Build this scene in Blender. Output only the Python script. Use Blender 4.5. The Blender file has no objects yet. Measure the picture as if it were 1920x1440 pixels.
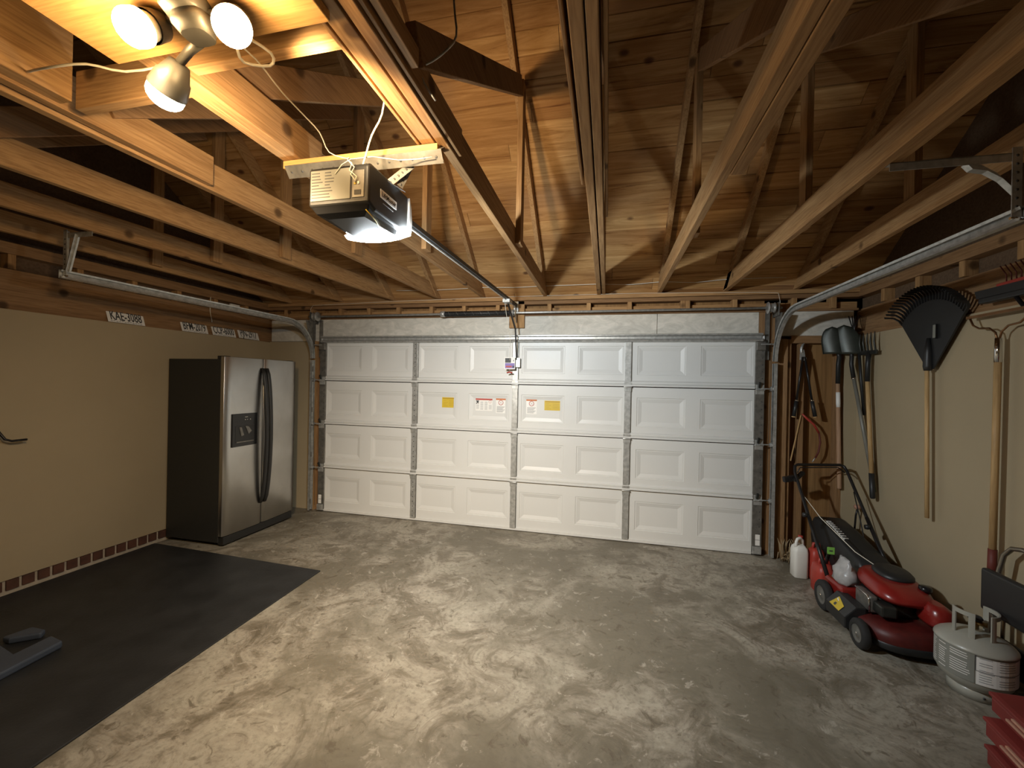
import bpy, bmesh, math, random
from mathutils import Vector as V, Matrix
random.seed(7)
C = bpy.context.scene.collection
R = math.radians
ORG = {}

# ------------------------------------------------------------------ materials
def mk(name):
    m = bpy.data.materials.new(name); m.use_nodes = True
    nt = m.node_tree; b = nt.nodes['Principled BSDF']
    return m, nt, b
def rgba(c): return (c[0], c[1], c[2], 1)
def ramp(nt, src, stops):
    r = nt.nodes.new('ShaderNodeValToRGB'); e = r.color_ramp.elements
    while len(e) < len(stops): e.new(.5)
    for k, (p, c) in enumerate(stops): e[k].position = p; e[k].color = rgba(c)
    nt.links.new(src, r.inputs[0]); return r.outputs[0]
def coords(nt, scale=(1, 1, 1), jitter=True, rot=None):
    tc = nt.nodes.new('ShaderNodeTexCoord'); mp = nt.nodes.new('ShaderNodeMapping')
    mp.inputs['Scale'].default_value = scale
    if rot: mp.inputs['Rotation'].default_value = rot
    nt.links.new(tc.outputs['Object'], mp.inputs['Vector'])
    if jitter:
        oi = nt.nodes.new('ShaderNodeObjectInfo'); mu = nt.nodes.new('ShaderNodeMath'); mu.operation = 'MULTIPLY'
        mu.inputs[1].default_value = 37.0; nt.links.new(oi.outputs['Random'], mu.inputs[0])
        nt.links.new(mu.outputs[0], mp.inputs['Location'])
    return mp.outputs[0]
def noise(nt, vec, s, detail=4, rough=.55, dist=0):
    n = nt.nodes.new('ShaderNodeTexNoise'); n.inputs['Scale'].default_value = s
    n.inputs['Detail'].default_value = detail; n.inputs['Roughness'].default_value = rough
    n.inputs['Distortion'].default_value = dist
    nt.links.new(vec, n.inputs['Vector']); return n.outputs[0]
def mix(nt, fac, a, b, mode='MIX'):
    m = nt.nodes.new('ShaderNodeMix'); m.data_type = 'RGBA'; m.blend_type = mode
    for s, v in ((m.inputs[0], fac), (m.inputs[6], a), (m.inputs[7], b)):
        if hasattr(v, 'is_linked'): nt.links.new(v, s)
        elif isinstance(v, (int, float)): s.default_value = v
        else: s.default_value = rgba(v)
    return m.outputs[2]
def bump(nt, b, h, strength=.3, dist=.01):
    n = nt.nodes.new('ShaderNodeBump'); n.inputs['Strength'].default_value = strength
    n.inputs['Distance'].default_value = dist
    nt.links.new(h, n.inputs['Height']); nt.links.new(n.outputs[0], b.inputs['Normal'])
def plain(name, c, rough=.5, metal=0, var=.12, scale=6, spec=.5, bmp=0, coat=0):
    m, nt, b = mk(name)
    n = noise(nt, coords(nt), scale)
    d = tuple(x * (1 - var) for x in c); l = tuple(min(1, x * (1 + var)) for x in c)
    nt.links.new(ramp(nt, n, [(.3, d), (.7, l)]), b.inputs['Base Color'])
    b.inputs['Roughness'].default_value = rough; b.inputs['Metallic'].default_value = metal
    b.inputs['Specular IOR Level'].default_value = spec
    if coat: b.inputs['Coat Weight'].default_value = coat
    if bmp: bump(nt, b, noise(nt, coords(nt), scale * 12), bmp, .003)
    return m
def wood(name, lo, hi, axis='y', rough=.75, knots=True, fine=1.0):
    m, nt, b = mk(name)
    g = {'x': (.7, 14, 14), 'y': (14, .7, 14), 'z': (14, 14, .7)}[axis]
    g = tuple(v * fine for v in g)
    v = coords(nt, g)
    n = noise(nt, v, 1.3, 7, .68, 1.2)
    col = ramp(nt, n, [(.25, lo), (.5, tuple((a + c) / 2 for a, c in zip(lo, hi))), (.72, hi)])
    g2 = tuple(x * 4 for x in g)
    n2 = noise(nt, coords(nt, g2), 2.2, 3)
    col = mix(nt, .35, col, ramp(nt, n2, [(.35, tuple(x * .62 for x in lo)), (.6, hi)]), 'MIX')
    oi = nt.nodes.new('ShaderNodeObjectInfo')
    col = mix(nt, .5, col, ramp(nt, oi.outputs['Random'], [(0, (.72, .66, .6)), (1, (1, 1, 1))]), 'MULTIPLY')
    if knots:
        k = {'x': (1.1, 7, 7), 'y': (7, 1.1, 7), 'z': (7, 7, 1.1)}[axis]
        vo = nt.nodes.new('ShaderNodeTexVoronoi'); vo.inputs['Scale'].default_value = 1.25
        nt.links.new(coords(nt, tuple(x * 1.0 for x in (3.2, 3.2, 3.2))), vo.inputs['Vector'])
        kk = ramp(nt, vo.outputs['Distance'], [(.0, (1, 1, 1)), (.09, (.85, .85, .85)), (.16, (0, 0, 0))])
        col = mix(nt, kk, col, tuple(x * .30 for x in lo))
    nt.links.new(col, b.inputs['Base Color']); b.inputs['Roughness'].default_value = rough
    b.inputs['Specular IOR Level'].default_value = .25
    bump(nt, b, n2, .25, .003)
    return m
def emis(name, c, s):
    m, nt, b = mk(name); b.inputs['Base Color'].default_value = rgba((.8, .8, .8))
    b.inputs['Emission Color'].default_value = rgba(c); b.inputs['Emission Strength'].default_value = s
    # frosted-glass mottling
    return m
PINE_LO, PINE_HI = (.27, .135, .05), (.51, .31, .14)
W = {a: wood('timber_' + a, PINE_LO, PINE_HI, a) for a in 'xyz'}
WD = {a: wood('aged_timber_' + a, (.20, .105, .045), (.36, .21, .10), a) for a in 'xyz'}
M = {}
M['drywall'] = plain('tan_drywall', (.385, .31, .198), .75, var=.03, scale=2.2, spec=.2)
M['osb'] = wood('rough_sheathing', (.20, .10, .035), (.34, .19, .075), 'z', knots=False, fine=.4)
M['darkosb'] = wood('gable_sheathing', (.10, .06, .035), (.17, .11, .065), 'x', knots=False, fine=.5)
M['doorwhite'] = plain('white_door_steel', (.66, .655, .63), .42, var=.02, scale=1.5)
M['galv'] = plain('galvanised_steel', (.46, .46, .44), .38, .55, var=.25, scale=28)
M['galvdark'] = plain('dull_galvanised_steel', (.20, .19, .17), .45, .6, var=.3, scale=20)
M['black'] = plain('black_plastic', (.018, .018, .018), .45, var=.1)
M['blacksatin'] = plain('black_gloss_plastic', (.012, .012, .013), .22, var=.1)
M['blackmetal'] = plain('black_painted_steel', (.02, .018, .018), .35, .3, var=.2)
M['rubber'] = plain('tyre_rubber', (.018, .017, .016), .8, var=.2, scale=20)
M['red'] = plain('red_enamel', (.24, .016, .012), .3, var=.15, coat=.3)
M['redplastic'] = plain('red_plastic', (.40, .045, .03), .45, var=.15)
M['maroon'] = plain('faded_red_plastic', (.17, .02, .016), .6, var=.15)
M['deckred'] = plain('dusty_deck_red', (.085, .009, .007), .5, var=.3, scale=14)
M['darkred'] = plain('dark_red_grip', (.12, .02, .012), .6, var=.2)
M['white'] = plain('white_plastic', (.78, .76, .70), .45, var=.04)
M['offwhite'] = plain('cream_enamel', (.35, .34, .29), .35, var=.05, coat=.2)
M['wirewhite'] = plain('white_cable_jacket', (.75, .70, .58), .5, var=.05)
M['ashwood'] = wood('ash_handle', (.48, .30, .13), (.66, .45, .22), 'z', rough=.5, knots=False)
M['ashpink'] = wood('worn_ash_handle', (.36, .20, .11), (.5, .31, .19), 'z', rough=.6, knots=False)
M['darksteel'] = plain('dark_forged_steel', (.07, .072, .065), .45, .8, var=.3, scale=12)
M['spade'] = plain('painted_spade_steel', (.035, .04, .032), .4, .3, var=.25, scale=9)
M['brass'] = plain('dull_brass', (.35, .24, .10), .35, 1, var=.2)
M['copper'] = plain('lacquered_bow_steel', (.25, .13, .06), .35, .9, var=.2)
M['chrome'] = plain('chrome', (.75, .75, .74), .14, 1, var=.08)
M['label_grey'] = plain('grey_label', (.22, .22, .19), .5, var=.06)
M['label_white'] = plain('white_label', (.82, .80, .76), .5, var=.04)
M['label_dark'] = plain('label_print', (.06, .06, .06), .6, var=.1)
M['label_grey2'] = plain('label_small_print', (.30, .30, .30), .6, var=.1)
M['holder'] = plain('grey_lamp_metal', (.085, .08, .07), .45, .3, var=.2)
M['hubgrey'] = plain('hub_plastic', (.13, .125, .11), .5, var=.1)
M['yellow'] = plain('yellow_label', (.62, .44, .035), .5, var=.05)
M['yellowprint'] = plain('yellow_label_print', (.45, .28, .02), .5, var=.05)
M['redprint'] = plain('red_label_print', (.45, .06, .04), .5, var=.05)
M['orangeprint'] = plain('orange_label_print', (.55, .15, .03), .5, var=.05)
M['purple'] = plain('purple_tag', (.20, .14, .42), .5, var=.1)
M['green'] = plain('green_sticker', (.25, .55, .10), .5, var=.1)
M['greenend'] = plain('green_fibreglass_end', (.06, .12, .04), .5, var=.1)
M['fibre'] = plain('grey_fibreglass', (.20, .19, .16), .35, var=.15)
M['tan'] = plain('tan_wear_strip', (.42, .22, .15), .6, var=.15)
M['matrub'] = plain('black_rubber_mat', (.020, .0205, .0215), .5, var=.3, scale=5, bmp=.4)
M['blueplastic'] = plain('slate_blue_plastic', (.05, .062, .085), .5, var=.1)
M['straw'] = plain('dry_straw', (.35, .26, .15), .8, var=.3)
M['board_pine'] = wood('new_pine_lath', (.46, .25, .08), (.64, .38, .15), 'x')
M['navy'] = plain('navy_plate_print', (.07, .07, .16), .5)
M['alu'] = plain('brushed_tube', (.30, .27, .22), .35, .9, var=.1)
M['bagplastic'] = plain('cloudy_zip_bag', (.40, .385, .375), .3, var=.15, scale=25)
M['bulb'] = emis('lit_flood_lamp', (1.0, .66, .30), 200)
M['led'] = emis('lit_cool_led_lens', (.86, .95, 1.0), 330)
def stainless():
    m, nt, b = mk('brushed_stainless')
    n = noise(nt, coords(nt, (60, 1.5, 1.5)), 2, 3)
    nt.links.new(ramp(nt, n, [(.3, (.47, .46, .44)), (.7, (.55, .54, .52))]), b.inputs['Base Color'])
    b.inputs['Metallic'].default_value = 1; b.inputs['Roughness'].default_value = .3
    return m
M['stainless'] = stainless()
M['fridgeside'] = plain('textured_charcoal_enamel', (.022, .022, .020), .5, var=.06, scale=40, bmp=.2)
def concrete():
    m, nt, b = mk('stained_concrete')
    v = coords(nt, jitter=False)
    a = noise(nt, v, .9, 6, .62, .6); c = noise(nt, v, 3.1, 9, .72, 1.3); f = noise(nt, v, 34, 5, .65); g = noise(nt, v, 11, 6, .7, .8)
    col = ramp(nt, c, [(.34, (.12, .10, .07)), (.44, (.19, .165, .125)), (.50, (.275, .245, .195)), (.58, (.33, .30, .24)), (.66, (.23, .21, .165))])
    col = mix(nt, ramp(nt, a, [(.42, (.85, .85, .85)), (.54, (0, 0, 0))]), col, (.135, .118, .085))
    col = mix(nt, ramp(nt, g, [(.60, (0, 0, 0)), (.66, (.6, .6, .6))]), col, (.42, .385, .32))
    col = mix(nt, ramp(nt, g, [(.35, (.8, .8, .8)), (.43, (0, 0, 0))]), col, (.10, .08, .055))
    col = mix(nt, ramp(nt, f, [(.34, (.5, .5, .5)), (.5, (0, 0, 0))]), col, (.13, .115, .09))
    nt.links.new(col, b.inputs['Base Color'])
    nt.links.new(ramp(nt, c, [(.3, (.42, .42, .42)), (.7, (.62, .62, .62))]), b.inputs['Roughness'])
    b.inputs['Specular IOR Level'].default_value = .35
    bump(nt, b, f, .25, .004)
    return m
M['concrete'] = concrete()
def smeared():
    m, nt, b = mk('smeared_joint_compound')
    v = coords(nt, (1, 1, 2), jitter=False)
    a = noise(nt, v, 5, 6, .65, 1.8)
    nt.links.new(ramp(nt, a, [(.32, (.50, .47, .41)), (.5, (.60, .57, .50)), (.68, (.72, .67, .59))]), b.inputs['Base Color'])
    b.inputs['Roughness'].default_value = .65; bump(nt, b, a, .3, .01)
    return m
M['smear'] = smeared()
def brick():
    m, nt, b = mk('clay_brick')
    n = noise(nt, coords(nt, jitter=False), 9, 5)
    nt.links.new(ramp(nt, n, [(.3, (.055, .022, .013)), (.7, (.12, .048, .028))]), b.inputs['Base Color'])
    b.inputs['Roughness'].default_value = .85; return m
M['brick'] = brick()
M['mortar'] = plain('mortar', (.42, .36, .28), .9, var=.15, scale=20)
def planks():
    m, nt, b = mk('roof_deck_boards')
    v = coords(nt, (.8, 12, 12), jitter=False)
    at = nt.nodes.new('ShaderNodeAttribute'); at.attribute_name = 'shade'
    add = nt.nodes.new('ShaderNodeVectorMath'); add.operation = 'ADD'
    sc = nt.nodes.new('ShaderNodeVectorMath'); sc.operation = 'SCALE'; sc.inputs[3].default_value = 23
    nt.links.new(at.outputs['Color'], sc.inputs[0]); nt.links.new(v, add.inputs[0]); nt.links.new(sc.outputs[0], add.inputs[1])
    n = noise(nt, add.outputs[0], 1.1, 8, .7, 1.6)
    col = ramp(nt, n, [(.30, (.20, .085, .03)), (.42, (.42, .23, .085)), (.6, (.58, .345, .145)), (.75, (.72, .48, .24))])
    col = mix(nt, .8, col, ramp(nt, at.outputs['Fac'], [(0, (.62, .52, .46)), (.5, (.85, .8, .74)), (1, (1, 1, 1))]), 'MULTIPLY')
    vo = nt.nodes.new('ShaderNodeTexVoronoi'); vo.inputs['Scale'].default_value = 3.0
    mp = coords(nt, (1, 1.6, 1.6), jitter=False); nt.links.new(mp, vo.inputs['Vector'])
    kk = ramp(nt, vo.outputs['Distance'], [(.0, (1, 1, 1)), (.07, (.85, .85, .85)), (.13, (0, 0, 0))])
    col = mix(nt, kk, col, (.09, .035, .015))
    vo2 = nt.nodes.new('ShaderNodeTexNoise'); vo2.inputs['Scale'].default_value = .9
    nt.links.new(coords(nt, (1, 2, 2), jitter=False), vo2.inputs['Vector'])
    col = mix(nt, ramp(nt, vo2.outputs[0], [(.55, (0, 0, 0)), (.75, (.5, .5, .5))]), col, (.26, .17, .11))
    nt.links.new(col, b.inputs['Base Color']); b.inputs['Roughness'].default_value = .8
    b.inputs['Specular IOR Level'].default_value = .2
    bump(nt, b, n, .2, .004)
    return m
M['planks'] = planks()
def seethrough():
    m, nt, b = mk('clear_film'); b.inputs['Base Color'].default_value = (.8, .8, .8, 1)
    b.inputs['Roughness'].default_value = .25; b.inputs['Alpha'].default_value = .6
    return m

# ------------------------------------------------------------------ mesh builder
class B:
    def __init__(s): s.bm = bmesh.new(); s.mats = []; s.cur = 0; s.sm = False; s.lay = None
    def m(s, mat):
        if mat not in s.mats: s.mats.append(mat)
        s.cur = s.mats.index(mat); return s
    def smooth(s, v=True): s.sm = v; return s
    def face(s, vs):
        try: f = s.bm.faces.new(vs)
        except ValueError: return None
        f.material_index = s.cur; f.smooth = s.sm; return f
    def box(s, x0, x1, y0, y1, z0, z1):
        v = [s.bm.verts.new((x, y, z)) for x in (x0, x1) for y in (y0, y1) for z in (z0, z1)]
        o = s.sm; s.sm = False
        for q in ((0, 1, 3, 2), (4, 6, 7, 5), (0, 4, 5, 1), (2, 3, 7, 6), (0, 2, 6, 4), (1, 5, 7, 3)): s.face([v[i] for i in q])
        s.sm = o; return s
    def bar(s, p, q, w, h, up=(0, 0, 1)):           # oriented box p->q ; w across, h along up
        p, q, up = V(p), V(q), V(up); d = (q - p).normalized(); a = d.cross(up).normalized(); u = a.cross(d).normalized()
        v = [s.bm.verts.new(b + a * i * w / 2 + u * j * h / 2) for b in (p, q) for i in (-1, 1) for j in (-1, 1)]
        for f in ((0, 1, 3, 2), (4, 6, 7, 5), (0, 4, 5, 1), (2, 3, 7, 6), (0, 2, 6, 4), (1, 5, 7, 3)): s.face([v[i] for i in f])
        return s
    def tube(s, pts, r, n=10, caps=True, closed=False):
        pts = [V(p) for p in pts]; rs = r if isinstance(r, (list, tuple)) else [r] * len(pts)
        rings = []; prev = None
        for i, p in enumerate(pts):
            a = pts[max(i - 1, 0)]; b = pts[min(i + 1, len(pts) - 1)]
            if closed: a = pts[i - 1]; b = pts[(i + 1) % len(pts)]
            t = (b - a).normalized()
            if prev is None:
                up = V((0, 0, 1)) if abs(t.z) < .9 else V((1, 0, 0)); e = t.cross(up).normalized()
            else: e = (prev - t * prev.dot(t)).normalized()
            prev = e; f = t.cross(e)
            rings.append([s.bm.verts.new(p + (e * math.cos(2 * math.pi * k / n) + f * math.sin(2 * math.pi * k / n)) * rs[i]) for k in range(n)])
        o = s.sm; s.sm = True
        L = list(zip(rings, rings[1:])) + ([(rings[-1], rings[0])] if closed else [])
        for A, Bq in L:
            for k in range(n): s.face([A[k], A[(k + 1) % n], Bq[(k + 1) % n], Bq[k]])
        s.sm = False
        if caps and not closed: s.face(rings[0][::-1]); s.face(rings[-1])
        s.sm = o; return s
    def lathe(s, prof, o=(0, 0, 0), ax=(0, 0, 1), n=28, caps=False):
        o = V(o); ax = V(ax).normalized(); e = ax.orthogonal().normalized(); f = ax.cross(e); rings = []
        for (r, h) in prof:
            rings.append([s.bm.verts.new(o + ax * h + (e * math.cos(2 * math.pi * k / n) + f * math.sin(2 * math.pi * k / n)) * max(r, 1e-5)) for k in range(n)])
        old = s.sm; s.sm = True
        for A, Bq in zip(rings, rings[1:]):
            for k in range(n): s.face([A[k], A[(k + 1) % n], Bq[(k + 1) % n], Bq[k]])
        s.sm = False
        if caps: s.face(rings[0][::-1]); s.face(rings[-1])
        s.sm = old; return s
    def loft(s, secs, caps=True, sm=True):
        rings = [[s.bm.verts.new(p) for p in sec] for sec in secs]; n = len(rings[0]); o = s.sm; s.sm = sm
        for A, Bq in zip(rings, rings[1:]):
            for k in range(n): s.face([A[k], A[(k + 1) % n], Bq[(k + 1) % n], Bq[k]])
        s.sm = False
        if caps: s.face(rings[0][::-1]); s.face(rings[-1])
        s.sm = o; return s
    def prism(s, poly, axis, a, b):                 # poly in the two other axes (order xyz)
        def P(u, v, w): return {'x': (w, u, v), 'y': (u, w, v), 'z': (u, v, w)}[axis]
        A = [s.bm.verts.new(P(u, v, a)) for u, v in poly]; D = [s.bm.verts.new(P(u, v, b)) for u, v in poly]
        s.face(A[::-1]); s.face(D); n = len(poly)
        for k in range(n): s.face([A[k], A[(k + 1) % n], D[(k + 1) % n], D[k]])
        return s
    def build(s, name, parent=None, bevel=0, mods=None, seg=2, recalc=True):
        bm = s.bm
        if recalc: bmesh.ops.recalc_face_normals(bm, faces=bm.faces[:])
        me = bpy.data.meshes.new(name)
        if parent is None:
            xs = [v.co for v in bm.verts]
            o = V(((min(v.x for v in xs) + max(v.x for v in xs)) / 2, (min(v.y for v in xs) + max(v.y for v in xs)) / 2, min(v.z for v in xs)))
        else: o = ORG[parent.name]
        for v in bm.verts: v.co -= o
        bm.to_mesh(me); bm.free()
        for mt in s.mats: me.materials.append(mt)
        ob = bpy.data.objects.new(name, me); C.objects.link(ob)
        ORG[ob.name] = o
        if parent is None: ob.location = o
        else: ob.parent = parent
        if bevel:
            md = ob.modifiers.new('bevel', 'BEVEL'); md.width = bevel; md.segments = seg; md.limit_method = 'ANGLE'; md.angle_limit = R(50)
        return ob
def tag(o, label, cat, group=None):
    o['label'] = label; o['category'] = cat
    if group: o['group'] = group
    return o
def thing(name, label, cat, loc, group=None):
    o = bpy.data.objects.new(name, None); o.location = loc; o.empty_display_size = .05; C.objects.link(o); ORG[o.name] = V(loc)
    return tag(o, label, cat, group)
def struct(o): o['kind'] = 'structure'; return o
def lab(o, t): o['label'] = t; return o
def box(mat, *a): return B().m(mat).box(*a)
def text(s, size, mat, parent, o, xd, yd, depth=.001, name='lettering', sx=1):
    cu = bpy.data.curves.new('t', 'FONT'); cu.body = s; cu.size = size; cu.align_x = 'CENTER'; cu.align_y = 'CENTER'; cu.extrude = depth; cu.resolution_u = 2
    cu.offset = size * .01
    ob = bpy.data.objects.new('t', cu); C.objects.link(ob)
    dg = bpy.context.evaluated_depsgraph_get(); me = bpy.data.meshes.new_from_object(ob.evaluated_get(dg))
    bpy.data.objects.remove(ob)
    xd, yd, o = V(xd).normalized(), V(yd).normalized(), V(o); zd = xd.cross(yd); og = ORG[parent.name]
    for v in me.vertices: v.co = o + xd * v.co.x * sx + yd * v.co.y + zd * v.co.z - og
    me.materials.clear(); me.materials.append(mat); me.name = name
    ob = bpy.data.objects.new(name, me); C.objects.link(ob); ob.parent = parent; ORG[ob.name] = og
    return ob
def se(cx, cy, rx, ry, z, n=24, e=3.0, tilt=0):
    out = []
    for k in range(n):
        a = 2 * math.pi * k / n; c, s_ = math.cos(a), math.sin(a)
        x = abs(c) ** (2 / e) * (1 if c >= 0 else -1) * rx; y = abs(s_) ** (2 / e) * (1 if s_ >= 0 else -1) * ry
        out.append((cx + x, cy + y, z + tilt * y))
    return out
def arc(c, r, a0, a1, n, pl='yz', k=0):
    out = []
    for i in range(n + 1):
        a = R(a0 + (a1 - a0) * i / n); u, v = c[0] + r * math.cos(a), c[1] + r * math.sin(a)
        out.append({'yz': (k, u, v), 'xz': (u, k, v), 'xy': (u, v, k)}[pl])
    return out

# ------------------------------------------------------------------ room shell
o = struct(box(M['concrete'], -3.6, 3.6, -6.9, .6, -.12, 0).build('floor'))
o = struct(box(M['drywall'], -3.31, -3.25, -6.8, .045, .112, 2.088).build('wall_left'))
b = B().m(M['mortar']).box(-3.34, -3.262, -6.8, .04, 0, .112).m(M['brick'])
y = -6.75
while y < -.02:
    b.box(-3.27, -3.25 + random.uniform(-.002, .002), y, y + .068, .036, .106); y += .088
struct(b.build('baseboard_left'))
struct(box(M['drywall'], 3.25, 3.31, -6.8, .02, .0, 2.125).build('wall_right'))
struct(box(M['drywall'], -3.5, 3.5, -6.9, -6.8, 0, 2.6).build('wall_back'))
# front wall: painted strip left of the door, sheathing bay right of the door
b = B().m(M['drywall']).box(-3.25, -2.60, .03, .09, .0, 2.095)
b.m(M['osb']).box(-3.4, -2.5, .09, .13, 0, 2.5).box(2.5, 3.4, .12, .14, 0, 2.5)
b.box(-3.4, 3.4, .12, .15, 2.3, 2.7)
struct(b.build('wall_front'))
struct(box(W['z'], -2.60, -2.545, -.005, .12, 0, 2.10).build('trim_1', bevel=.003))
struct(box(WD['z'], -2.545, -2.485, .045, .12, 0, 2.10).build('trim_2', bevel=.003))
struct(box(WD['z'], 2.485, 2.585, .045, .12, 0, 2.10).build('trim_3', bevel=.003))
struct(box(WD['z'], 2.585, 2.67, -.01, .12, 0, 2.10).build('trim_4', bevel=.003))
struct(box(WD['z'], 2.67, 2.71, .02, .12, 0, 2.10).build('trim_5', bevel=.003))
struct(box(WD['z'], 2.785, 2.83, .035, .12, 0, 2.06).build('trim_6', bevel=.003))
struct(box(WD['z'], 3.10, 3.145, .02, .12, 0, 2.06).build('trim_7', bevel=.003))
struct(box(M['drywall'], 3.145, 3.25, .0, .12, 0, 2.125).build('trim_8'))
struct(box(WD['x'], 2.71, 3.25, .03, .12, 2.062, 2.135).build('trim_9', bevel=.003))
# painted header beam (with its joints)
b = B().m(M['smear'])
for x0, x1 in ((-3.245, -2.525), (-2.515, 1.478), (1.482, 2.43), (2.62, 3.235)):
    b.box(x0, x1, .045, .12, 2.10 if x0 < 2.6 else 2.135, 2.37)
b.m(WD['z']).box(-2.525, -2.515, .055, .12, 2.1, 2.37).box(2.43, 2.62, .05, .12, 2.1, 2.42)
struct(b.build('trim_10', bevel=.003))
struct(box(WD['x'], -3.26, 3.26, .02, .11, 2.37, 2.39).build('trim_11'))
struct(box(W['x'], -3.26, 3.26, .05, .11, 2.39, 2.455).build('trim_12'))
struct(box(WD['x'], -3.30, 3.30, .0, .11, 2.492, 2.531).build('trim_13', bevel=.004))
struct(box(W['x'], -3.30, 3.30, -.015, .11, 2.534, 2.574).build('trim_14', bevel=.004))
k = 15
for x in (-3.0, -2.62, -2.22, -1.83, -1.44, -1.02, -.62, -.22, .36, .78, 1.20, 1.72, 1.765, 2.2, 2.72, 3.05):
    struct(box(W['z'], x - .022, x + .022, .0, .1, 2.39, 2.493).build('trim_%d' % k, bevel=.003)); k += 1
# side wall framing above the drywall
def side(sx, zt):
    global k
    X = 3.25 * sx
    def bx(m, xa, xb, *r): return box(m, min(X + sx * xa, X + sx * xb), max(X + sx * xa, X + sx * xb), *r)
    struct(bx(WD['y'], .045, .10, -6.8, .12, zt, 2.385).build('trim_%d' % k)); k += 1
    struct(bx(WD['y'], .015, .055, -6.8, .04, zt, zt + .045).build('trim_%d' % k, bevel=.004)) if sx > 0 else struct(bx(WD['y'], .05, .055, -6.8, .04, zt, zt + .035).build('trim_%d' % k)); k += 1
    struct(bx(WD['y'], .0, .10, -6.8, .04, 2.492, 2.574).build('trim_%d' % k, bevel=.004)); k += 1
    yy = -.32
    while yy > -4.4:
        struct(bx(W['z'], .01, .09, yy - .022, yy + .022, 2.385, 2.492).build('trim_%d' % k, bevel=.003)); k += 1; yy -= .405
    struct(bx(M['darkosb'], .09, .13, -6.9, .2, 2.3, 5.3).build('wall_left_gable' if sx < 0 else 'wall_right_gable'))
side(-1, 2.088); side(1, 2.125)
# roof deck boards
b = B().m(M['planks']); lay = b.bm.loops.layers.color.new('shade')
def deck(y0, y1, zf, sgn):
    run = math.hypot(1, .78); n = int(abs(y1 - y0) * run / .138)
    for i in range(n):
        ya = y0 + (y1 - y0) * i / n; yb = y0 + (y1 - y0) * (i + 1) / n + .005
        x = -3.5 - random.random()
        while x < 3.5:
            L = random.uniform(1.3, 3.2); xa, xb = max(x, -3.5), min(x + L - .003, 3.5)
            if xb > xa:
                dz = random.uniform(0, .007); c0 = len(b.bm.faces)
                v = [(xx, yy, zf(yy) + hh + dz) for hh in (0, .02) for (xx, yy) in ((xa, ya), (xb, ya), (xb, yb), (xa, yb))]
                v = [b.bm.verts.new(p) for p in v]; sh = random.random(); s2 = random.random()
                for q in ((0, 1, 2, 3), (7, 6, 5, 4), (0, 4, 5, 1), (1, 5, 6, 2), (2, 6, 7, 3), (3, 7, 4, 0)):
                    f = b.face([v[j] for j in q])
                    for lp in f.loops: lp[lay] = (sh, sh, s2, 1)
            x += L
deck(.42, -3.3, lambda y: 2.596 - .78 * y, -1)
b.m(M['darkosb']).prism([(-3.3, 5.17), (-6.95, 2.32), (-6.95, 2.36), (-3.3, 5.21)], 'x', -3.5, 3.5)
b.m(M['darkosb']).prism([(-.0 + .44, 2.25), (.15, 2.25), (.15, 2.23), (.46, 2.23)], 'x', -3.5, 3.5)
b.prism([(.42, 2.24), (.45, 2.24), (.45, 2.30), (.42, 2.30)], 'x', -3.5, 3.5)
struct(b.build('ceiling', recalc=True))

# ------------------------------------------------------------------ roof trusses
ZB, ZT = 2.575, 2.715
def truss(x0, x3, label, w=.04, sis=(), post=True, web=True, py=-1.6):
    X = lambda y: x0 + (x3 - x0) * (-y) / 3
    t = thing('roof_truss', label, 'roof truss', (X(-1.5), -1.5, ZB), 'roof trusses over the garage')
    b = B().m(W['y']); p, q = (X(.1), .1, (ZB + ZT) / 2), (X(-6.7), -6.7, (ZB + ZT) / 2)
    b.bar(p, q, w, ZT - ZB).build('bottom_chord', t, bevel=.003)
    b = B().m(W['y']); b.prism([(.012, 2.581), (-.13, 2.581), (-3.28, 2.48 + .78 * 3.28), (-3.28, 2.593 + .78 * 3.28)], 'x', x0 - .02, x0 + .02)
    b.build('rafter', t, bevel=.003)
    if post:
        xr = X(py) + w / 2
        B().m(W['z']).box(xr + .0005, xr + .0385, py - .045, py + .045, 2.6, 2.5 + .78 * (-py)).build('post', t, bevel=.003)
    if web:
        xr = X(-2.4) + w / 2 + .001
        B().m(WD['y']).bar((xr + .019, -1.70, 3.66), (xr + .019, -3.25, 2.70), .038, .12).build('diagonal_web', t, bevel=.003)
    for (xa, xb, ya, yb, za, zb) in sis:
        m = b_ = B().m(W['y']).box(xa, xb, ya, yb, za, zb).build('sister_board', t, bevel=.003)
    return t
truss(-2.93, -3.0, 'pine roof truss hard against the left side wall, the last one', web=False)
truss(-2.20, -2.41, 'pine roof truss that the left door-track hanger is fixed to')
truss(-1.50, -1.735, 'pine roof truss between the one with the long added board and the left track-hanger one', sis=())
truss(-.92, -1.02, 'pine roof truss with a long board nailed on, left of the opener and its lamps',
      sis=((-.998, -.958, -5.2, -2.78, 2.588, 2.73), (-.998 + .041, -.958 + .06, -5.2, -3.38, 2.6, 2.88)))
truss(-.385, -.39, 'pine roof truss whose thick near end carries the left end of the opener crosspiece',
      sis=((-.369, -.325, -5.2, -2.79, 2.576, 2.722),))
truss(.315, .33, 'pine roof truss with layered strips under it, right of the opener',
      sis=((.355, .368, -5.2, -2.80, 2.585, 2.70), (.225, .238, -5.2, -2.88, 2.576, 2.68), (.245, .303, -5.2, -2.88, 2.576, 2.70),
           (.375, .40, -3.9, -3.28, 2.60, 2.66)))
truss(.885, .893, 'pine roof truss seen edge-on from below, with two plies and a gusset strip',
      sis=((.918, .952, -5.2, -.0, 2.576, 2.70), (.962, .975, -5.2, -2.0, 2.60, 2.70), (.85, .862, -5.2, -2.45, 2.585, 2.69)))
truss(1.49, 1.485, 'pine roof truss first to the right of the one seen edge-on',
      sis=((1.508, 1.562, -5.2, -2.45, 2.570, 2.69),))
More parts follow.
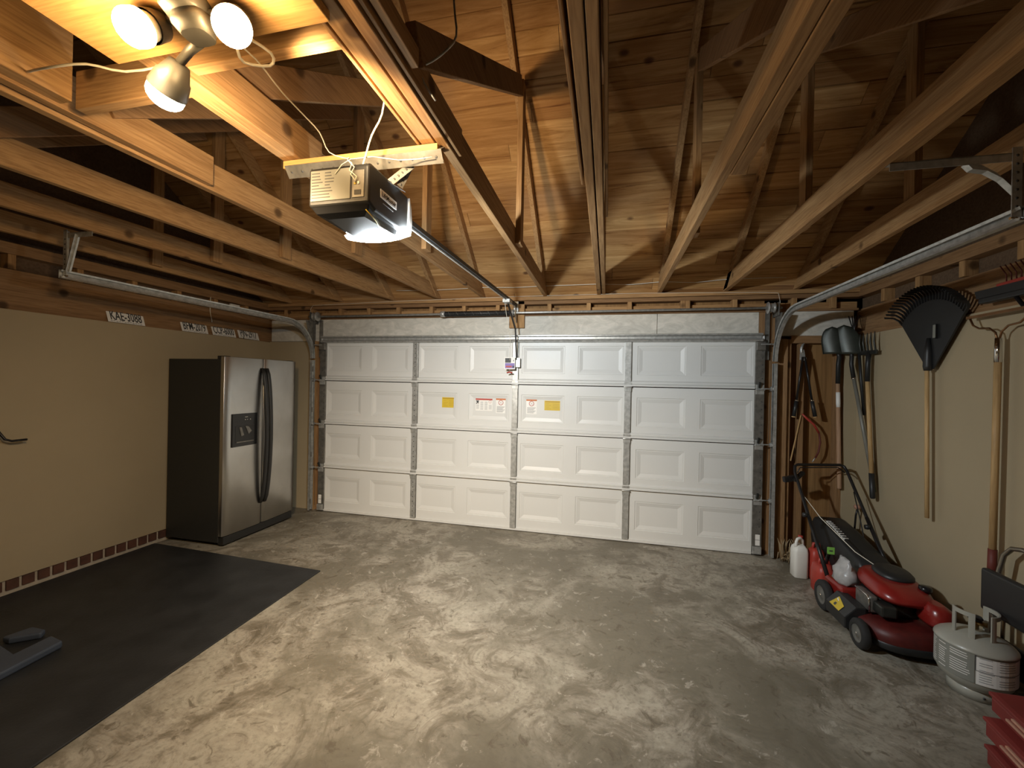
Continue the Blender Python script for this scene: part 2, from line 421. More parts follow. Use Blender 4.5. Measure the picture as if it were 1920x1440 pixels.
truss(2.11, 2.11, 'pine roof truss that the right door-track hanger is fixed to',
      sis=((2.134, 2.172, -5.2, -2.35, 2.58, 2.70),))
truss(2.73, 2.60, 'dark pine roof truss nearest the right side wall', web=False)
def blk(x0, x1, y, z0, z1, label, yy=0):
    o = B().m(W['x']).bar((x0, y, (z0 + z1) / 2), (x1, y + yy, (z0 + z1) / 2), .038, z1 - z0).build('wood_blocking', bevel=.003)
    tag(o, label, 'blocking board')
blk(-.895, -.412, -3.355, 2.578, 2.715, 'short pine board between two trusses, behind the lowest flood bulb')
blk(-.323, .222, -3.41, 2.60, 2.74, 'long pine board spanning between trusses to the right of the lit bulbs')
# flood lamp mounting board under the trusses
tag(box(M['board_pine'], -.445, .275, -3.80, -3.535, 2.548, 2.5745).build('mounting_board', bevel=.003), 'bright yellow pine board under the trusses holding the flood lamps', 'board')
# opener cross piece
tag(B().m(M['board_pine']).bar((-.405, -2.90, 2.555), (.315, -2.90, 2.555), .075, .033).build('wood_crosspiece', bevel=.002), 'pine strip nailed across the trusses directly above the opener', 'board')

# ------------------------------------------------------------------ flood lamp fixture
t = thing('flood_light_fixture', 'triple flood lamp fixture with three glowing bulbs on the pine board', 'light fixture', (-.03, -3.65, 2.546))
b = B().m(M['holder']).smooth(); b.lathe([(0, .0), (.052, 0), (.055, -.012), (.055, -.035), (.048, -.042), (0, -.042)], (-.03, -3.665, 2.547), n=8)
lab(b.build('junction_box', t), 'grey metal octagonal box')
b = B().m(M['holder']); b.loft([se(-.02, -3.655, .048, .035, z, 16, 3) for z in (2.506, 2.488)] + [se(-.015, -3.645, .036, .028, 2.466, 16, 3)])
lab(b.build('motion_sensor_head', t), 'dull grey sensor housing under the box')
def flood(c, n, sock, k_=.88, bell=False):
    c, n = V(c), V(n).normalized()
    b = B().m(M['bulb']); pr = [(.0465 * k_, -.016), (.047 * k_, -.004)] + [(.047 * k_ * math.cos(R(a)), .036 * k_ * math.sin(R(a))) for a in range(10, 91, 10)]
    b.lathe(pr, c, n, 32); lab(b.build('bulb_lens', t, recalc=True), 'glowing white flood bulb')
    b = B().m(M['white']).lathe([(.0465 * k_, -.018), (.040 * k_, -.03), (.028, -.065), (.026, -.07), (0, -.07)], c, n, 28); b.build('bulb_neck', t)
    b = B().m(M['holder']).lathe([(.045, -.012), (.046, -.02), (.040, -.055), (.036, -.06), (.024, -.095), (0, -.10)] if bell else [(.037, -.045), (.038, -.05), (.034, -.085), (.022, -.10), (.0, -.10)], c, n, 24)
    h = lab(b.build('lamp_holder', t), 'grey metal lamp holder')
    e = c - n * .1; j = V(sock)
    B().m(M['holder']).tube([e, (e + j) / 2 + V((0, 0, .006)), j], .011, 10).build('swivel_arm', t)
flood((-.147, -3.70, 2.468), (.05, -.66, -.62), (-.055, -3.655, 2.515))
flood((.104, -3.662, 2.458), (.42, -.50, -.66), (.01, -3.65, 2.515))
flood((-.208, -3.578, 2.395), (-.65, .15, -.62), (-.04, -3.62, 2.478), .92, True)
def beam(p, q, watts, deg, nm, col=(1.0, .73, .42)):
    L = bpy.data.lights.new(nm, 'SPOT'); L.energy = watts; L.color = col; L.spot_size = R(deg); L.spot_blend = 1.0; L.shadow_soft_size = .045
    o = bpy.data.objects.new(nm, L); C.objects.link(o); o.location = p; o.rotation_euler = (V(q) - V(p)).to_track_quat('-Z', 'Y').to_euler(); return o
beam((-.15, -3.73, 2.41), (-1.4, -2.3, .2), 80, 105, 'flood_beam')
beam((.13, -3.70, 2.41), (.0, -1.9, 0), 110, 84, 'flood_beam')
beam((-.24, -3.57, 2.34), (-.3, -.8, .2), 200, 92, 'flood_beam')
beam((.115, -3.515, 2.47), (.5, -.5, 3.6), 125, 76, 'lamp_spill')
beam((-.01, -2.745, 2.266), (.9, -.3, .75), 205, 152, 'opener_light', (.84, .94, 1.0))
beam((-.22, -3.53, 2.42), (-1.5, -1.0, 2.5), 45, 130, 'lamp_spill')
def wire(name, pts, r, mat, label, cat='wire', sub=3):
    P = [V(p) for p in pts]; out = []
    for i in range(len(P) - 1):
        a, b_, c, d = P[max(i - 1, 0)], P[i], P[i + 1], P[min(i + 2, len(P) - 1)]
        for k_ in range(sub):
            s = k_ / sub; out.append(.5 * ((2 * b_) + (c - a) * s + (2 * a - 5 * b_ + 4 * c - d) * s * s + (3 * b_ - a - 3 * c + d) * s ** 3))
    out.append(P[-1])
    return tag(B().m(mat).tube(out, r, 8).build(name), label, cat)
wire('electric_cable', [(-.90, -3.50, 2.62), (-.70, -3.55, 2.568), (-.55, -3.55, 2.555), (-.44, -3.52, 2.538), (-.25, -3.52, 2.534), (-.15, -3.55, 2.526), (-.085, -3.62, 2.525)], .0035, M['wirewhite'], 'white cable running left from the flood lamps to the next truss', 'cable')
wire('electric_cable', [(.03, -3.64, 2.520), (.05, -3.60, 2.51), (.06, -3.50, 2.53), (.02, -3.46, 2.53), (-.01, -3.52, 2.50), (.03, -3.58, 2.49)], .004, M['wirewhite'], 'thick looped white cable hanging beside the right flood bulb', 'cable')
wire('power_wire', [(.035, -3.62, 2.49), (.01, -3.50, 2.52), (-.03, -3.36, 2.53), (-.065, -3.23, 2.55), (-.08, -3.12, 2.55), (-.09, -3.05, 2.515), (.0, -3.06, 2.475), (.02, -3.085, 2.463)], .0022, M['wirewhite'], 'thin white wire sagging from the flood lamps down to the opener', 'wire')
wire('grey_cable', [(.135, -3.02, 2.78), (.125, -3.03, 2.65), (.095, -3.05, 2.56), (.083, -3.07, 2.47), (.083, -3.085, 2.43)], .0035, M['wirewhite'], 'cable rising from the top of the opener into the attic', 'cable')
wire('grey_cable', [(.47, -3.2, 3.10), (.48, -3.2, 2.86), (.49, -3.2, 2.75), (.45, -3.2, 2.705), (.405, -3.2, 2.68), (.365, -3.2, 2.665), (.37, -3.18, 2.63), (.40, -3.15, 2.585)], .0035, M['galv'], 'bent grey metal-clad cable hanging beside the layered truss', 'cable')
wire('string_line', [(-1.4, -.12, 2.665), (-.9, -.12, 2.655), (-.36, -.12, 2.665), (0, -.12, 2.655), (.3, -.12, 2.66), (.6, -.12, 2.66), (.9, -.12, 2.66), (1.2, -.12, 2.645), (1.5, -.12, 2.662), (1.8, -.12, 2.645), (2.1, -.12, 2.665), (2.6, -.12, 2.665)], .003, M['wirewhite'], 'pale string stretched from truss to truss above the door wall', 'string')
wire('sensor_wire', [(-2.60, -.03, 2.36), (-2.61, -.03, 2.49), (-2.58, -.025, 2.538), (-1.4, -.022, 2.562), (0, -.022, 2.578), (1.3, -.022, 2.576), (2.45, -.022, 2.55), (2.57, -.025, 2.54), (2.585, -.03, 2.46), (2.59, -.03, 2.36)], .002, M['wirewhite'], 'thin white wire along the top plate above the whole door', 'wire', sub=1)

# ------------------------------------------------------------------ opener
t = thing('garage_door_opener', 'black ceiling-hung garage door opener with lit lens and long rail', 'garage door opener', (0, -2.95, 2.25))
X0, X1, Y0, Y1 = -.140, .118, -3.10, -2.80
b = B().m(M['black'])
b.prism([(Y0, 2.285), (Y0, 2.425), (Y0 + .02, 2.436), (Y1 + .01, 2.436), (Y1 + .01, 2.275), (Y1 - .05, 2.268), (Y0 + .05, 2.268)], 'x', X0, X1)
b.build('housing', t, bevel=.010, seg=3)
b = B().m(M['blacksatin']); b.loft([[(x, y, z) for x, y in ((X0 + a, Y0 + a + .004), (X1 - a, Y0 + a + .004), (X1 - a * .6, Y1 - .012), (X0 + a * .6, Y1 - .012))] for a, z in ((.0, 2.29), (.018, 2.262), (.05, 2.252))], sm=False)
lab(b.build('lower_cover', t, bevel=.006), 'glossy dark underside cover')
b = B().m(M['label_grey']).box(X0 + .012, X1 - .075, Y0 - .004, Y0 + .002, 2.300, 2.416)
pl = lab(b.build('rear_label_plate', t, bevel=.002), 'silvery plate covered in small print')
b = B().m(M['label_dark'])
for i in range(9):
    z = 2.405 - i * .0115
    for (xa, xb) in ((X0 + .018, X0 + .018 + random.uniform(.03, .05)), (X0 + .075, X0 + .075 + random.uniform(.02, .04))) if i < 5 else ((X0 + .018, X0 + .10 + random.uniform(-.02, .01)),):
        b.box(xa, xb, Y0 - .0048, Y0 - .003, z - .0022, z + .0012)
b.build('plate_print', pl)
b = B().m(M['galvdark']).box(X1 - .068, X1 - .018, Y0 - .003, Y0 + .004, 2.302, 2.405)
tb = lab(b.build('terminal_panel', t, bevel=.002), 'grey recessed wire terminal panel')
b = B().m(M['yellow']).box(X1 - .058, X1 - .050, Y0 - .006, Y0, 2.35, 2.36).m(M['white']).box(X1 - .044, X1 - .036, Y0 - .006, Y0, 2.35, 2.36).m(M['label_dark']).box(X1 - .058, X1 - .03, Y0 - .0045, Y0, 2.312, 2.33)
b.build('terminal_button', tb)
b = B().m(M['label_white']).box(X1 + .0002, X1 + .002, -3.02, -2.895, 2.335, 2.368)
bd = lab(b.build('badge', t), 'white name badge on the side')
text('LiftMaster', .027, M['black'], bd, (X1 + .0022, -2.957, 2.351), (0, 1, 0), (0, 0, 1), .0004)
b = B().m(M['label_grey2']).box(X1 + .0002, X1 + .0015, -3.0, -2.92, 2.318, 2.321)
b.build('badge_subtitle', t)
# curved lit lens wrapping the front and underside
b = B(); b.m(M['led'])
prof = [(Y1 - .05, 2.260), (Y1 - .04, 2.246), (Y1 - .02, 2.238), (Y1 + .005, 2.242), (Y1 + .032, 2.260), (Y1 + .036, 2.288)]
prof2 = [(Y1 + .036, 2.288), (Y1 + .038, 2.33), (Y1 + .030, 2.39), (Y1 + .012, 2.432)]
secs = []
for q in range(15):
    t_ = -1 + 2 * q / 14; kk_ = 1 - .75 * t_ * t_; xx = (X0 + X1) / 2 + t_ * (X1 - X0 + .03) / 2
    secs.append([(xx, Y1 - .05 + (yy - (Y1 - .05)) * (.62 + .38 * kk_), 2.268 + (zz - 2.268) * ((.35 + .65 * kk_) if zz < 2.268 else 1)) for yy, zz in prof + [(Y1 + .005, 2.288)]])
b.loft(secs, sm=False)
lab(b.build('lamp_lens', t), 'glowing cool white lens at the front')
b = B().m(M['white']).prism(prof2 + [(Y1 + .011, 2.432), (Y1 + .011, 2.288)], 'x', X0 - .01, X1 + .006)
lab(b.build('lens_frame', t, bevel=.003), 'white plastic front cover')
# rail
b = B().m(M['black']).bar((-.01, Y1 + .03, 2.425), (.0, -.05, 2.478), .034, .026)
rl = lab(b.build('rail', t, bevel=.002), 'long dark steel rail')
B().m(M['galv']).bar((-.01, Y1 + .05, 2.404), (-.0, -.1, 2.455), .010, .008).build('drive_chain', rl)
b = B().m(M['galv']).box(-.035, .035, -.50, -.38, 2.425, 2.455).build('trolley', rl)
b = B().m(M['blackmetal']).bar((.0, -.42, 2.43), (.02, -.13, 2.20), .012, .025).build('arm', t)
B().m(M['blackmetal']).bar((.02, -.14, 2.21), (.02, -.055, 1.88), .012, .03).build('arm', t)
B().m(M['galv']).box(-.03, .06, -.07, -.045, 1.80, 1.90).build('door_bracket', t)
B().m(M['galv']).bar((.0, -.03, 2.38), (.0, -.03, 2.52), .05, .03, (0, 1, 0)).build('header_bracket', t, bevel=.002)
# perforated hanger angles
def angle(name, par, p, q, w=.032, holes=7, face=(0, 0, 1), lb=None):
    p, q = V(p), V(q); d = (q - p).normalized(); n = V(face).normalized(); s_ = d.cross(n).normalized()
    b = B().m(M['galvdark'])
    c = s_ * w / 2
    b.bar(p + n * 0, q, w, .003, n); b.bar(p - c + n * -w / 2, q - c + n * -w / 2, .003, w, n)
    b.m(M['label_dark'])
    L = (q - p).length
    for i in range(holes):
        o_ = p + d * (L * (i + .5) / holes)
        b.lathe([(.0, .0022), (.0055, .0022), (.0055, -.0022), (0, -.0022)], o_, n, 8)
    return b.build(name, par)
angle('hanger_angle', t, (-.39, -2.93, 2.523), (.335, -2.93, 2.52), .05, 14, (0, -.8, -.6))
angle('hanger_strap', t, (.10, -2.93, 2.43), (.19, -2.90, 2.515), .028, 6, (0, -.9, -.3))
angle('hanger_strap', t, (.10, -2.99, 2.432), (.13, -2.86, 2.432), .03, 6, (.6, 0, .8))
angle('hanger_strap', t, (.135, -2.90, 2.43), (.17, -2.88, 2.52), .025, 5, (.7, -.7, 0))
angle('hanger_strap', t, (-.12, -2.93, 2.43), (-.12, -2.93, 2.52), .028, 4, (0, -1, 0))
wr = [(.02, -3.085, 2.46), (.035, -3.11, 2.44), (.055, -3.112, 2.425), (.045, -3.112, 2.40), (.075, -3.112, 2.375), (.065, -3.108, 2.355)]
B().m(M['wirewhite']).tube(wr, .0022, 8).build('knotted_wire', t)
B().m(M['wirewhite']).tube([(.035, -3.11, 2.44), (.065, -3.112, 2.41), (.05, -3.112, 2.385), (.07, -3.11, 2.36)], .0022, 8).build('knotted_wire', t)
B().m(M['wirewhite']).tube([(-.02, -3.106, 2.395), (.01, -3.11, 2.425), (.04, -3.1, 2.448), (.10, -3.05, 2.478), (.17, -2.98, 2.495), (.24, -2.95, 2.508), (.30, -2.95, 2.51)], .0018, 8).build('knotted_wire', t)
lab(B().m(M['yellow']).tube([(.098, -3.085, 2.262), (.105, -3.06, 2.25), (.10, -3.02, 2.245), (.08, -2.96, 2.243), (.06, -2.90, 2.243)], .0018, 8).build('antenna_wire', t), 'thin yellow aerial wire under the cover')
# release cord with tag
cd = B().m(M['wirewhite']).tube([(-.03, -.42, 2.425), (-.035, -.25, 2.2), (-.04, -.12, 2.10), (-.045, -.10, 1.72)], .002, 6).build('release_cord', t)
tg = B().m(M['label_white']).box(-.105, .015, -.108, -.104, 1.775, 1.905)
tg = lab(tg.build('release_tag', cd), 'printed card tag with dark and purple bands')
b = B().m(M['label_dark']).box(-.095, -.03, -.1095, -.108, 1.845, 1.895).m(M['purple']).box(-.095, .01, -.1095, -.108, 1.785, 1.84).m(M['redprint']).box(-.085, -.02, -.1105, -.109, 1.795, 1.812).m(M['label_dark']).box(-.012, .006, -.1105, -.109, 1.79, 1.812).box(-.005, .002, -.1105, -.109, 1.86, 1.875)
b.build('tag_print', t)
lab(B().m(M['redplastic']).tube([(-.075, -.10, 1.735), (-.045, -.10, 1.745), (-.015, -.10, 1.735)], .008, 8).build('release_handle', t), 'small red pull handle')

# ------------------------------------------------------------------ garage door
D = bpy.data.objects.new('door_1', None); D.location = (0, .0, 0); C.objects.link(D); ORG['door_1'] = V((0, 0, 0)); D['kind'] = 'structure'
H4 = .536
def section(z0):
    b = B().m(M['doorwhite'])
    xs = [-2.47]; cells = []
    for i in range(8):
        c = -2.135 + .61 * i; cells.append((c - .235, c + .235))
    zl, zh = z0 + .125, z0 + .425
    zz0, zz1 = z0 + .004, z0 + H4 - .004
    v = lambda x, y, z: b.bm.verts.new((x, y, z))
    def rect(x0, x1, a, c, y=0): b.face([v(x0, y, a), v(x1, y, a), v(x1, y, c), v(x0, y, c)])
    rect(-2.47, 2.47, zz0, zl); rect(-2.47, 2.47, zh, zz1)
    x = -2.47
    for (a, c) in cells:
        rect(x, a, zl, zh); x = c
        prev = None
        for (ins, y) in ((0, 0), (.004, .006), (.014, .006), (.050, .016), (.054, .016)):
            ring = [v(a + ins, y, zl + ins), v(c - ins, y, zl + ins), v(c - ins, y, zh - ins), v(a + ins, y, zh - ins)]
            if prev:
                for k_ in range(4): b.face([prev[k_], prev[(k_ + 1) % 4], ring[(k_ + 1) % 4], ring[k_]])
            prev = ring
        b.face(prev)
    rect(x, 2.47, zl, zh)
    b.box(-2.47, 2.47, .022, .04, zz0, zz1)
    b.box(-2.47, 2.47, .0, .022, zz1 - .001, zz1).box(-2.47, 2.47, 0, .022, zz0, zz0 + .001)
    # stepped lip along the lower edge
    if z0 > .1:
        b.prism([(.0, z0 + .066), (-.022, z0 + .050), (-.022, z0 + .034), (-.012, z0 + .029), (-.028, z0 + .020), (-.028, z0 + .007), (.0, z0 + .004)], 'x', -2.385, 2.385)
    else: b.box(-2.385, 2.385, -.012, .0, z0 + .004, z0 + .03)
    return b.build('door_section', D, recalc=True)
for i in range(4): section(.004 + i * H4 * .9985)
box(M['black'], -2.47, 2.47, 0.0, .04, .0, .006).build('bottom_seal', D)
TOPZ = .004 + 4 * H4 - .004
def stile(x, w, mat, holes, label=None):
    for i in range(4):
        z0 = .03 + i * H4 if i == 0 else .008 + i * H4
        z1 = (i + 1) * H4 - .004 if i < 3 else 2.08
        b = B().m(mat).box(x - w / 2, x + w / 2, -.020, .001, z0, z1)
        if abs(x) < 2.3: b.m(M['galvdark']).box(x + w / 2, x + w / 2 + .006, -.014, .001, z0, z1)
        b.m(M['label_dark'])
        if holes:
            for j in range(holes):
                z = z0 + (z1 - z0) * (j + .5) / holes
                b.lathe([(0, -.0008), (.006, -.0008), (.006, .002), (0, .002)], (x + (w * .25 if abs(x) > 2 else 0), -.0205, z), (0, 1, 0), 8)
        o = b.build('stile', D, bevel=.002)
for x in (-1.196, 0, 1.196): stile(x, .062, M['galv'], 9 if x < -1 else 0)
stile(2.428, .082, M['galvdark'], 7); stile(-2.428, .082, M['galvdark'], 7)
for j in (1, 2, 3):
    for x in (-2.43, -1.196, 0, 1.196, 2.43):
        z = j * H4
        b = B().m(M['galv']).box(x - .036, x + .036, -.026, -.018, z - .045, z + .05).tube([(x - .04, -.03, z), (x + .04, -.03, z)], .008, 8)
        if abs(x) > 2:
            sx = 1 if x > 0 else -1
            b.tube([(x, -.045, z + .01), (x + sx * .10, -.045, z + .01)], .006, 8).lathe([(0, -.012), (.022, -.012), (.022, .012), (0, .012)], (x + sx * .095, -.055, z + .01), (1, 0, 0), 14)
            b.m(M['darksteel']).bar((x - .01, -.03, z + .02), (x - .01, -.055, z + .07), .02, .02)
        b.build('hinge', D, bevel=.0015)
for sx in (-1, 1):
    b = B().m(M['galvdark']).box(*sorted((sx * 2.39, sx * 2.465)), -.05, -.018, 1.99, 2.07).m(M['galv']).tube([(sx * 2.42, -.06, 2.045), (sx * 2.53, -.06, 2.045)], .006, 8)
    b.build('top_roller_bracket', D, bevel=.002)
    b = B().m(M['label_white']).box(*sorted((sx * 2.415, sx * 2.455)), -.0225, -.0202, .10, .15).box(*sorted((sx * 2.415, sx * 2.455)), -.0225, -.0202, .155, .205)
    lab(b.build('white_label', D), 'small white paper label')
    b = B().m(M['galv']).box(*sorted((sx * 2.39, sx * 2.465)), -.04, -.0205, .02, .09).build('bottom_bracket', D, bevel=.002)
b = B().m(M['galv']).prism([(.0, 2.150), (-.050, 2.150), (-.056, 2.146), (-.056, 2.138), (-.012, 2.130), (-.012, 2.108), (-.048, 2.098), (-.054, 2.088), (-.050, 2.076), (-.0, 2.070)], 'x', -2.44, 2.44)
b.build('strut', D)
B().m(M['offwhite']).box(-2.47, 2.47, .041, .045, 2.10, 2.165).build('top_weatherstrip', D)
# stickers on the second section from the top
def sticker(px, w, zt, h, kind):
    z0 = zt - h; b = B().m({'y': M['yellow']}.get(kind, M['label_white'])).box(px, px + w, -.0002 - Y, -Y + .016, z0, zt)
    f = -.0014 - Y; g = -Y
    def ln(m, a, c, d, e): b.m(m).box(px + a * w, px + c * w, f, g, z0 + d * h, z0 + e * h)
    if kind == 'y':
        ln(M['yellowprint'], .05, .95, .84, .94)
        for i in range(4): ln(M['yellowprint'], .1, .42 if i % 2 else .3, .66 - i * .17, .69 - i * .17); ln(M['yellowprint'], .5, .92, .64 - i * .15, .67 - i * .15)
    elif kind == 'w':
        ln(M['redprint'], .0, 1, .87, 1)
        for c in range(4):
            for i in range(7 if c in (1, 2) else 4): ln(M['label_grey2'], .04 + c * .25, .21 + c * .25, .70 - i * .1 - (.25 if c in (0, 3) else 0), .73 - i * .1 - (.25 if c in (0, 3) else 0))
        ln(M['label_dark'], .03, .2, .74, .83); ln(M['label_dark'], .07, .17, .62, .76); ln(M['label_dark'], .03, .09, .56, .64); ln(M['label_dark'], .15, .19, .58, .66)
        b.m(M['redprint']).tube([(px + w * .86 + w * .07 * math.cos(a / 8 * math.pi), f, z0 + h * .74 + w * .07 * math.sin(a / 8 * math.pi)) for a in range(16)], .0015, 5, closed=True)
    else:
        ln(M['orangeprint'], .0, 1, .90, 1)
        cx, cz = px + w * .5, z0 + h * .72
        b.m(M['redprint']).tube([(cx + .026 * math.cos(a / 8 * math.pi), f, cz + .026 * math.sin(a / 8 * math.pi)) for a in range(16)], .003, 5, closed=True)
        b.bar((cx - .018, f, cz + .018), (cx + .018, f, cz - .018), .001, .005, (0, 1, 0))
        b.m(M['label_dark']).bar((cx - .01, f + .0005, cz - .01), (cx + .01, f + .0005, cz + .012), .001, .006, (0, 1, 0))
        for i in range(6): ln(M['label_grey2'], .1, .9 - .1 * (i % 3), .42 - i * .07, .45 - i * .07)
    return lab(b.build('warning_label', D), {'y': 'small yellow printed sticker', 'w': 'wide white sticker with a red top band', 't': 'white sticker with a red prohibition circle'}[kind])
Y = -.0155 + .016 - .0005
Y = -.0145
for a in ((-.866, .169, 1.447, .118, 'y'), (-.46, .197, 1.445, .138, 'w'), (-.222, .114, 1.45, .163, 't'), (.124, .118, 1.449, .16, 't'), (.326, .176, 1.442, .106, 'y')): sticker(*a)

# ------------------------------------------------------------------ door tracks
def sweep(name, parent, path, sx):
    # C channel: web on the outside, open towards the door centre
    prof = [(.0, -.016), (-.004, -.027), (.022, -.027), (.022, .027), (-.004, .027), (.0, .016)]
    b = B().m(M['galv']); rings = []
    for i, p in enumerate(path):
        a = V(path[max(i - 1, 0)]); c = V(path[min(i + 1, len(path) - 1)]); t_ = (c - a).normalized(); n = V((1, 0, 0)).cross(t_)
        rings.append([b.bm.verts.new(V(p) + V((sx, 0, 0)) * u + n * v) for u, v in prof])
    for A, Q in zip(rings, rings[1:]):
        for k_ in range(len(prof) - 1): b.face([A[k_], A[k_ + 1], Q[k_ + 1], Q[k_]])
    o = b.build(name, parent); md = o.modifiers.new('s', 'SOLIDIFY'); md.thickness = .0022; md.offset = 0
    return o
def track(sx, zh, label, xe):
    t = thing('door_track', label, 'door track', (sx * 2.54, -.06, 0), 'door tracks')
    X = sx * 2.532
    sweep('vertical_rail', t, [(X, -.062, z) for z in (.02, .6, 1.2, 1.86)], sx)
    r = zh - 1.88
    a = [(X, -.062 - r + r * math.cos(R(g)), 1.88 + r * math.sin(R(g))) for g in range(0, 91, 9)]
    sweep('curved_rail', t, a, sx)
    b0 = (X, -.062 - r - .0, zh); L = 8
    sweep('horizontal_rail', t, [(X + (xe - X) * i / L, b0[1] + (-2.44 - b0[1]) * i / L, zh + .012 * i / L) for i in range(L + 1)], sx)
    for z in (.12, .7, 1.25, 1.75):
        b = B().m(M['galvdark']).box(*sorted((X + sx * .02, X + sx * .026)), -.075, .04, z - .03, z + .03)
        b.m(M['chrome']).lathe([(0, .01), (.007, .01), (.007, 0), (0, 0)], (X + sx * .026, -.06, z), (sx, 0, 0), 6)
        b.build('jamb_bracket', t)
    b = B().m(M['galvdark']).prism([(.0, 1.90), (.0, 2.35), (-.17, 2.33), (-.10, 2.1), (-.05, 1.95)], 'x', *sorted((X + sx * .024, X + sx * .027)))
    b.box(*sorted((X - sx * .05, X - sx * .015)), .02, .045, 1.9, 2.36)
    b.build('flag_bracket', t)
    # rear hanger
    ye = -2.42
    b = B().m(M['galv'])
    b.box(xe - .016, xe + .016, ye - .002, ye + .002, zh, 2.585 + .015)
    b.box(*sorted((xe + sx * .016, xe + sx * .014)), ye, ye + .03, zh, 2.60)
    b.m(M['label_dark'])
    for i in range(7): b.lathe([(0, -.0028), (.0055, -.0028), (.0055, .0028), (0, .0028)], (xe, ye, zh + .045 + i * .034), (0, 1, 0), 8)
    b.build('hanger_angle', t)
    B().m(M['chrome']).tube([(xe - .02, ye, zh), (xe + .02, ye, zh)], .006, 8).build('bolt', t)
    xi = 2.13 if sx > 0 else -2.36
    b = B().m(M['galv']).box(*sorted((xi, xe)), ye - .0, ye + .003, 2.545, 2.578).box(*sorted((xi, xe)), ye, ye + .032, 2.576, 2.579)
    b.build('cross_angle', t)
    if sx > 0:
        b = B().m(M['galv']).loft([[(x, y, z) for x, y, z in ((xe - .16 + i * .05 * 1, ye + .006, 2.555 - i * i * .012 - 0), (xe - .16 + i * .05, ye + .036, 2.555 - i * i * .012), (xe - .14 + i * .05, ye + .036, 2.53 - i * i * .012), (xe - .14 + i * .05, ye + .006, 2.53 - i * i * .012))] for i in range(4)], sm=False)
        b.build('diagonal_brace', t)
    else:
        B().m(M['galv']).bar((xe + .10, ye + .006, 2.565), (xe + .02, ye + .006, zh + .03), .004, .03, (0, 1, 0)).bar((xe + .10, ye + .006, 2.565), (xe + .02, ye + .006, zh + .03), .026, .004, (0, 1, 0)).build('diagonal_brace', t)
track(-1, 2.288, 'galvanised steel track curving back over the fridge on the left', -2.60)
track(1, 2.318, 'galvanised steel track curving back above the garden tools on the right', 2.56)

# torsion shaft
t = thing('torsion_spring_assembly', 'steel shaft with one black coiled spring above the garage door', 'door spring', (0, -.085, 2.36))
zs = 2.388
B().m(M['galv']).tube([(-2.585, -.085, zs), (2.585, -.085, zs)], .0125, 12).build('shaft', t)
b = B().m(M['black']); b.tube([(-.83, -.085, zs), (-.05, -.085, zs)], .024, 14)
N = 60 * 10; b.tube([(-.82 + .76 * i / N, -.085 + .0265 * math.cos(2 * math.pi * i / 10), zs + .0265 * math.sin(2 * math.pi * i / 10)) for i in range(N)], .0045, 5)
sp = lab(b.build('spring', t), 'black coiled torsion spring')
b = B().m(M['label_grey']); 
for i in range(8): lab(B().m(M['label_grey']).bar((-.76 + i * .092, -.1165, zs + .018), (-.735 + i * .092, -.1165, zs - .02), .001, .006, (0, 1, 0)).build('paint_stripe', sp), 'pale slanted paint mark')
b = B().m(M['galv']).lathe([(.02, 0), (.032, .0), (.034, .02), (.034, .05), (.02, .05)], (-.86, -.085, zs), (1, 0, 0), 16, caps=True)
b.build('winding_cone', t)
b = B().m(M['galv']).lathe([(.02, 0), (.036, .0), (.036, .035), (.02, .035)], (-.05, -.085, zs), (1, 0, 0), 16, caps=True)
b.prism([(-.0, 2.29), (-.0, 2.46), (-.03, 2.46), (-.11, 2.42), (-.11, 2.36), (-.03, 2.29)], 'x', .0, .006)
b.build('centre_bracket', t)
for sx in (-1, 1):
    b = B().m(M['galv']).lathe([(.02, 0), (.055, 0), (.057, .004), (.045, .012), (.040, .05), (.052, .058), (.02, .06)], (sx * 2.46, -.085, zs), (sx, 0, 0), 20, caps=True)
    b.build('cable_drum', t)
    B().m(M['galvdark']).box(*sorted((sx * 2.545, sx * 2.551)), -.12, .04, 2.31, 2.44).build('end_bearing_plate', t, bevel=.002)
    B().m(M['darksteel']).tube([(sx * 2.49, -.13, zs - .01), (sx * 2.488, -.05, .08)], .0018, 5).build('lift_cable', t)
tag(box(W['z'], -.085, .085, .0, .043, 2.235, 2.53).build('mounting_block', bevel=.003), 'brown wooden pad behind the middle bracket of the spring shaft', 'wood block')

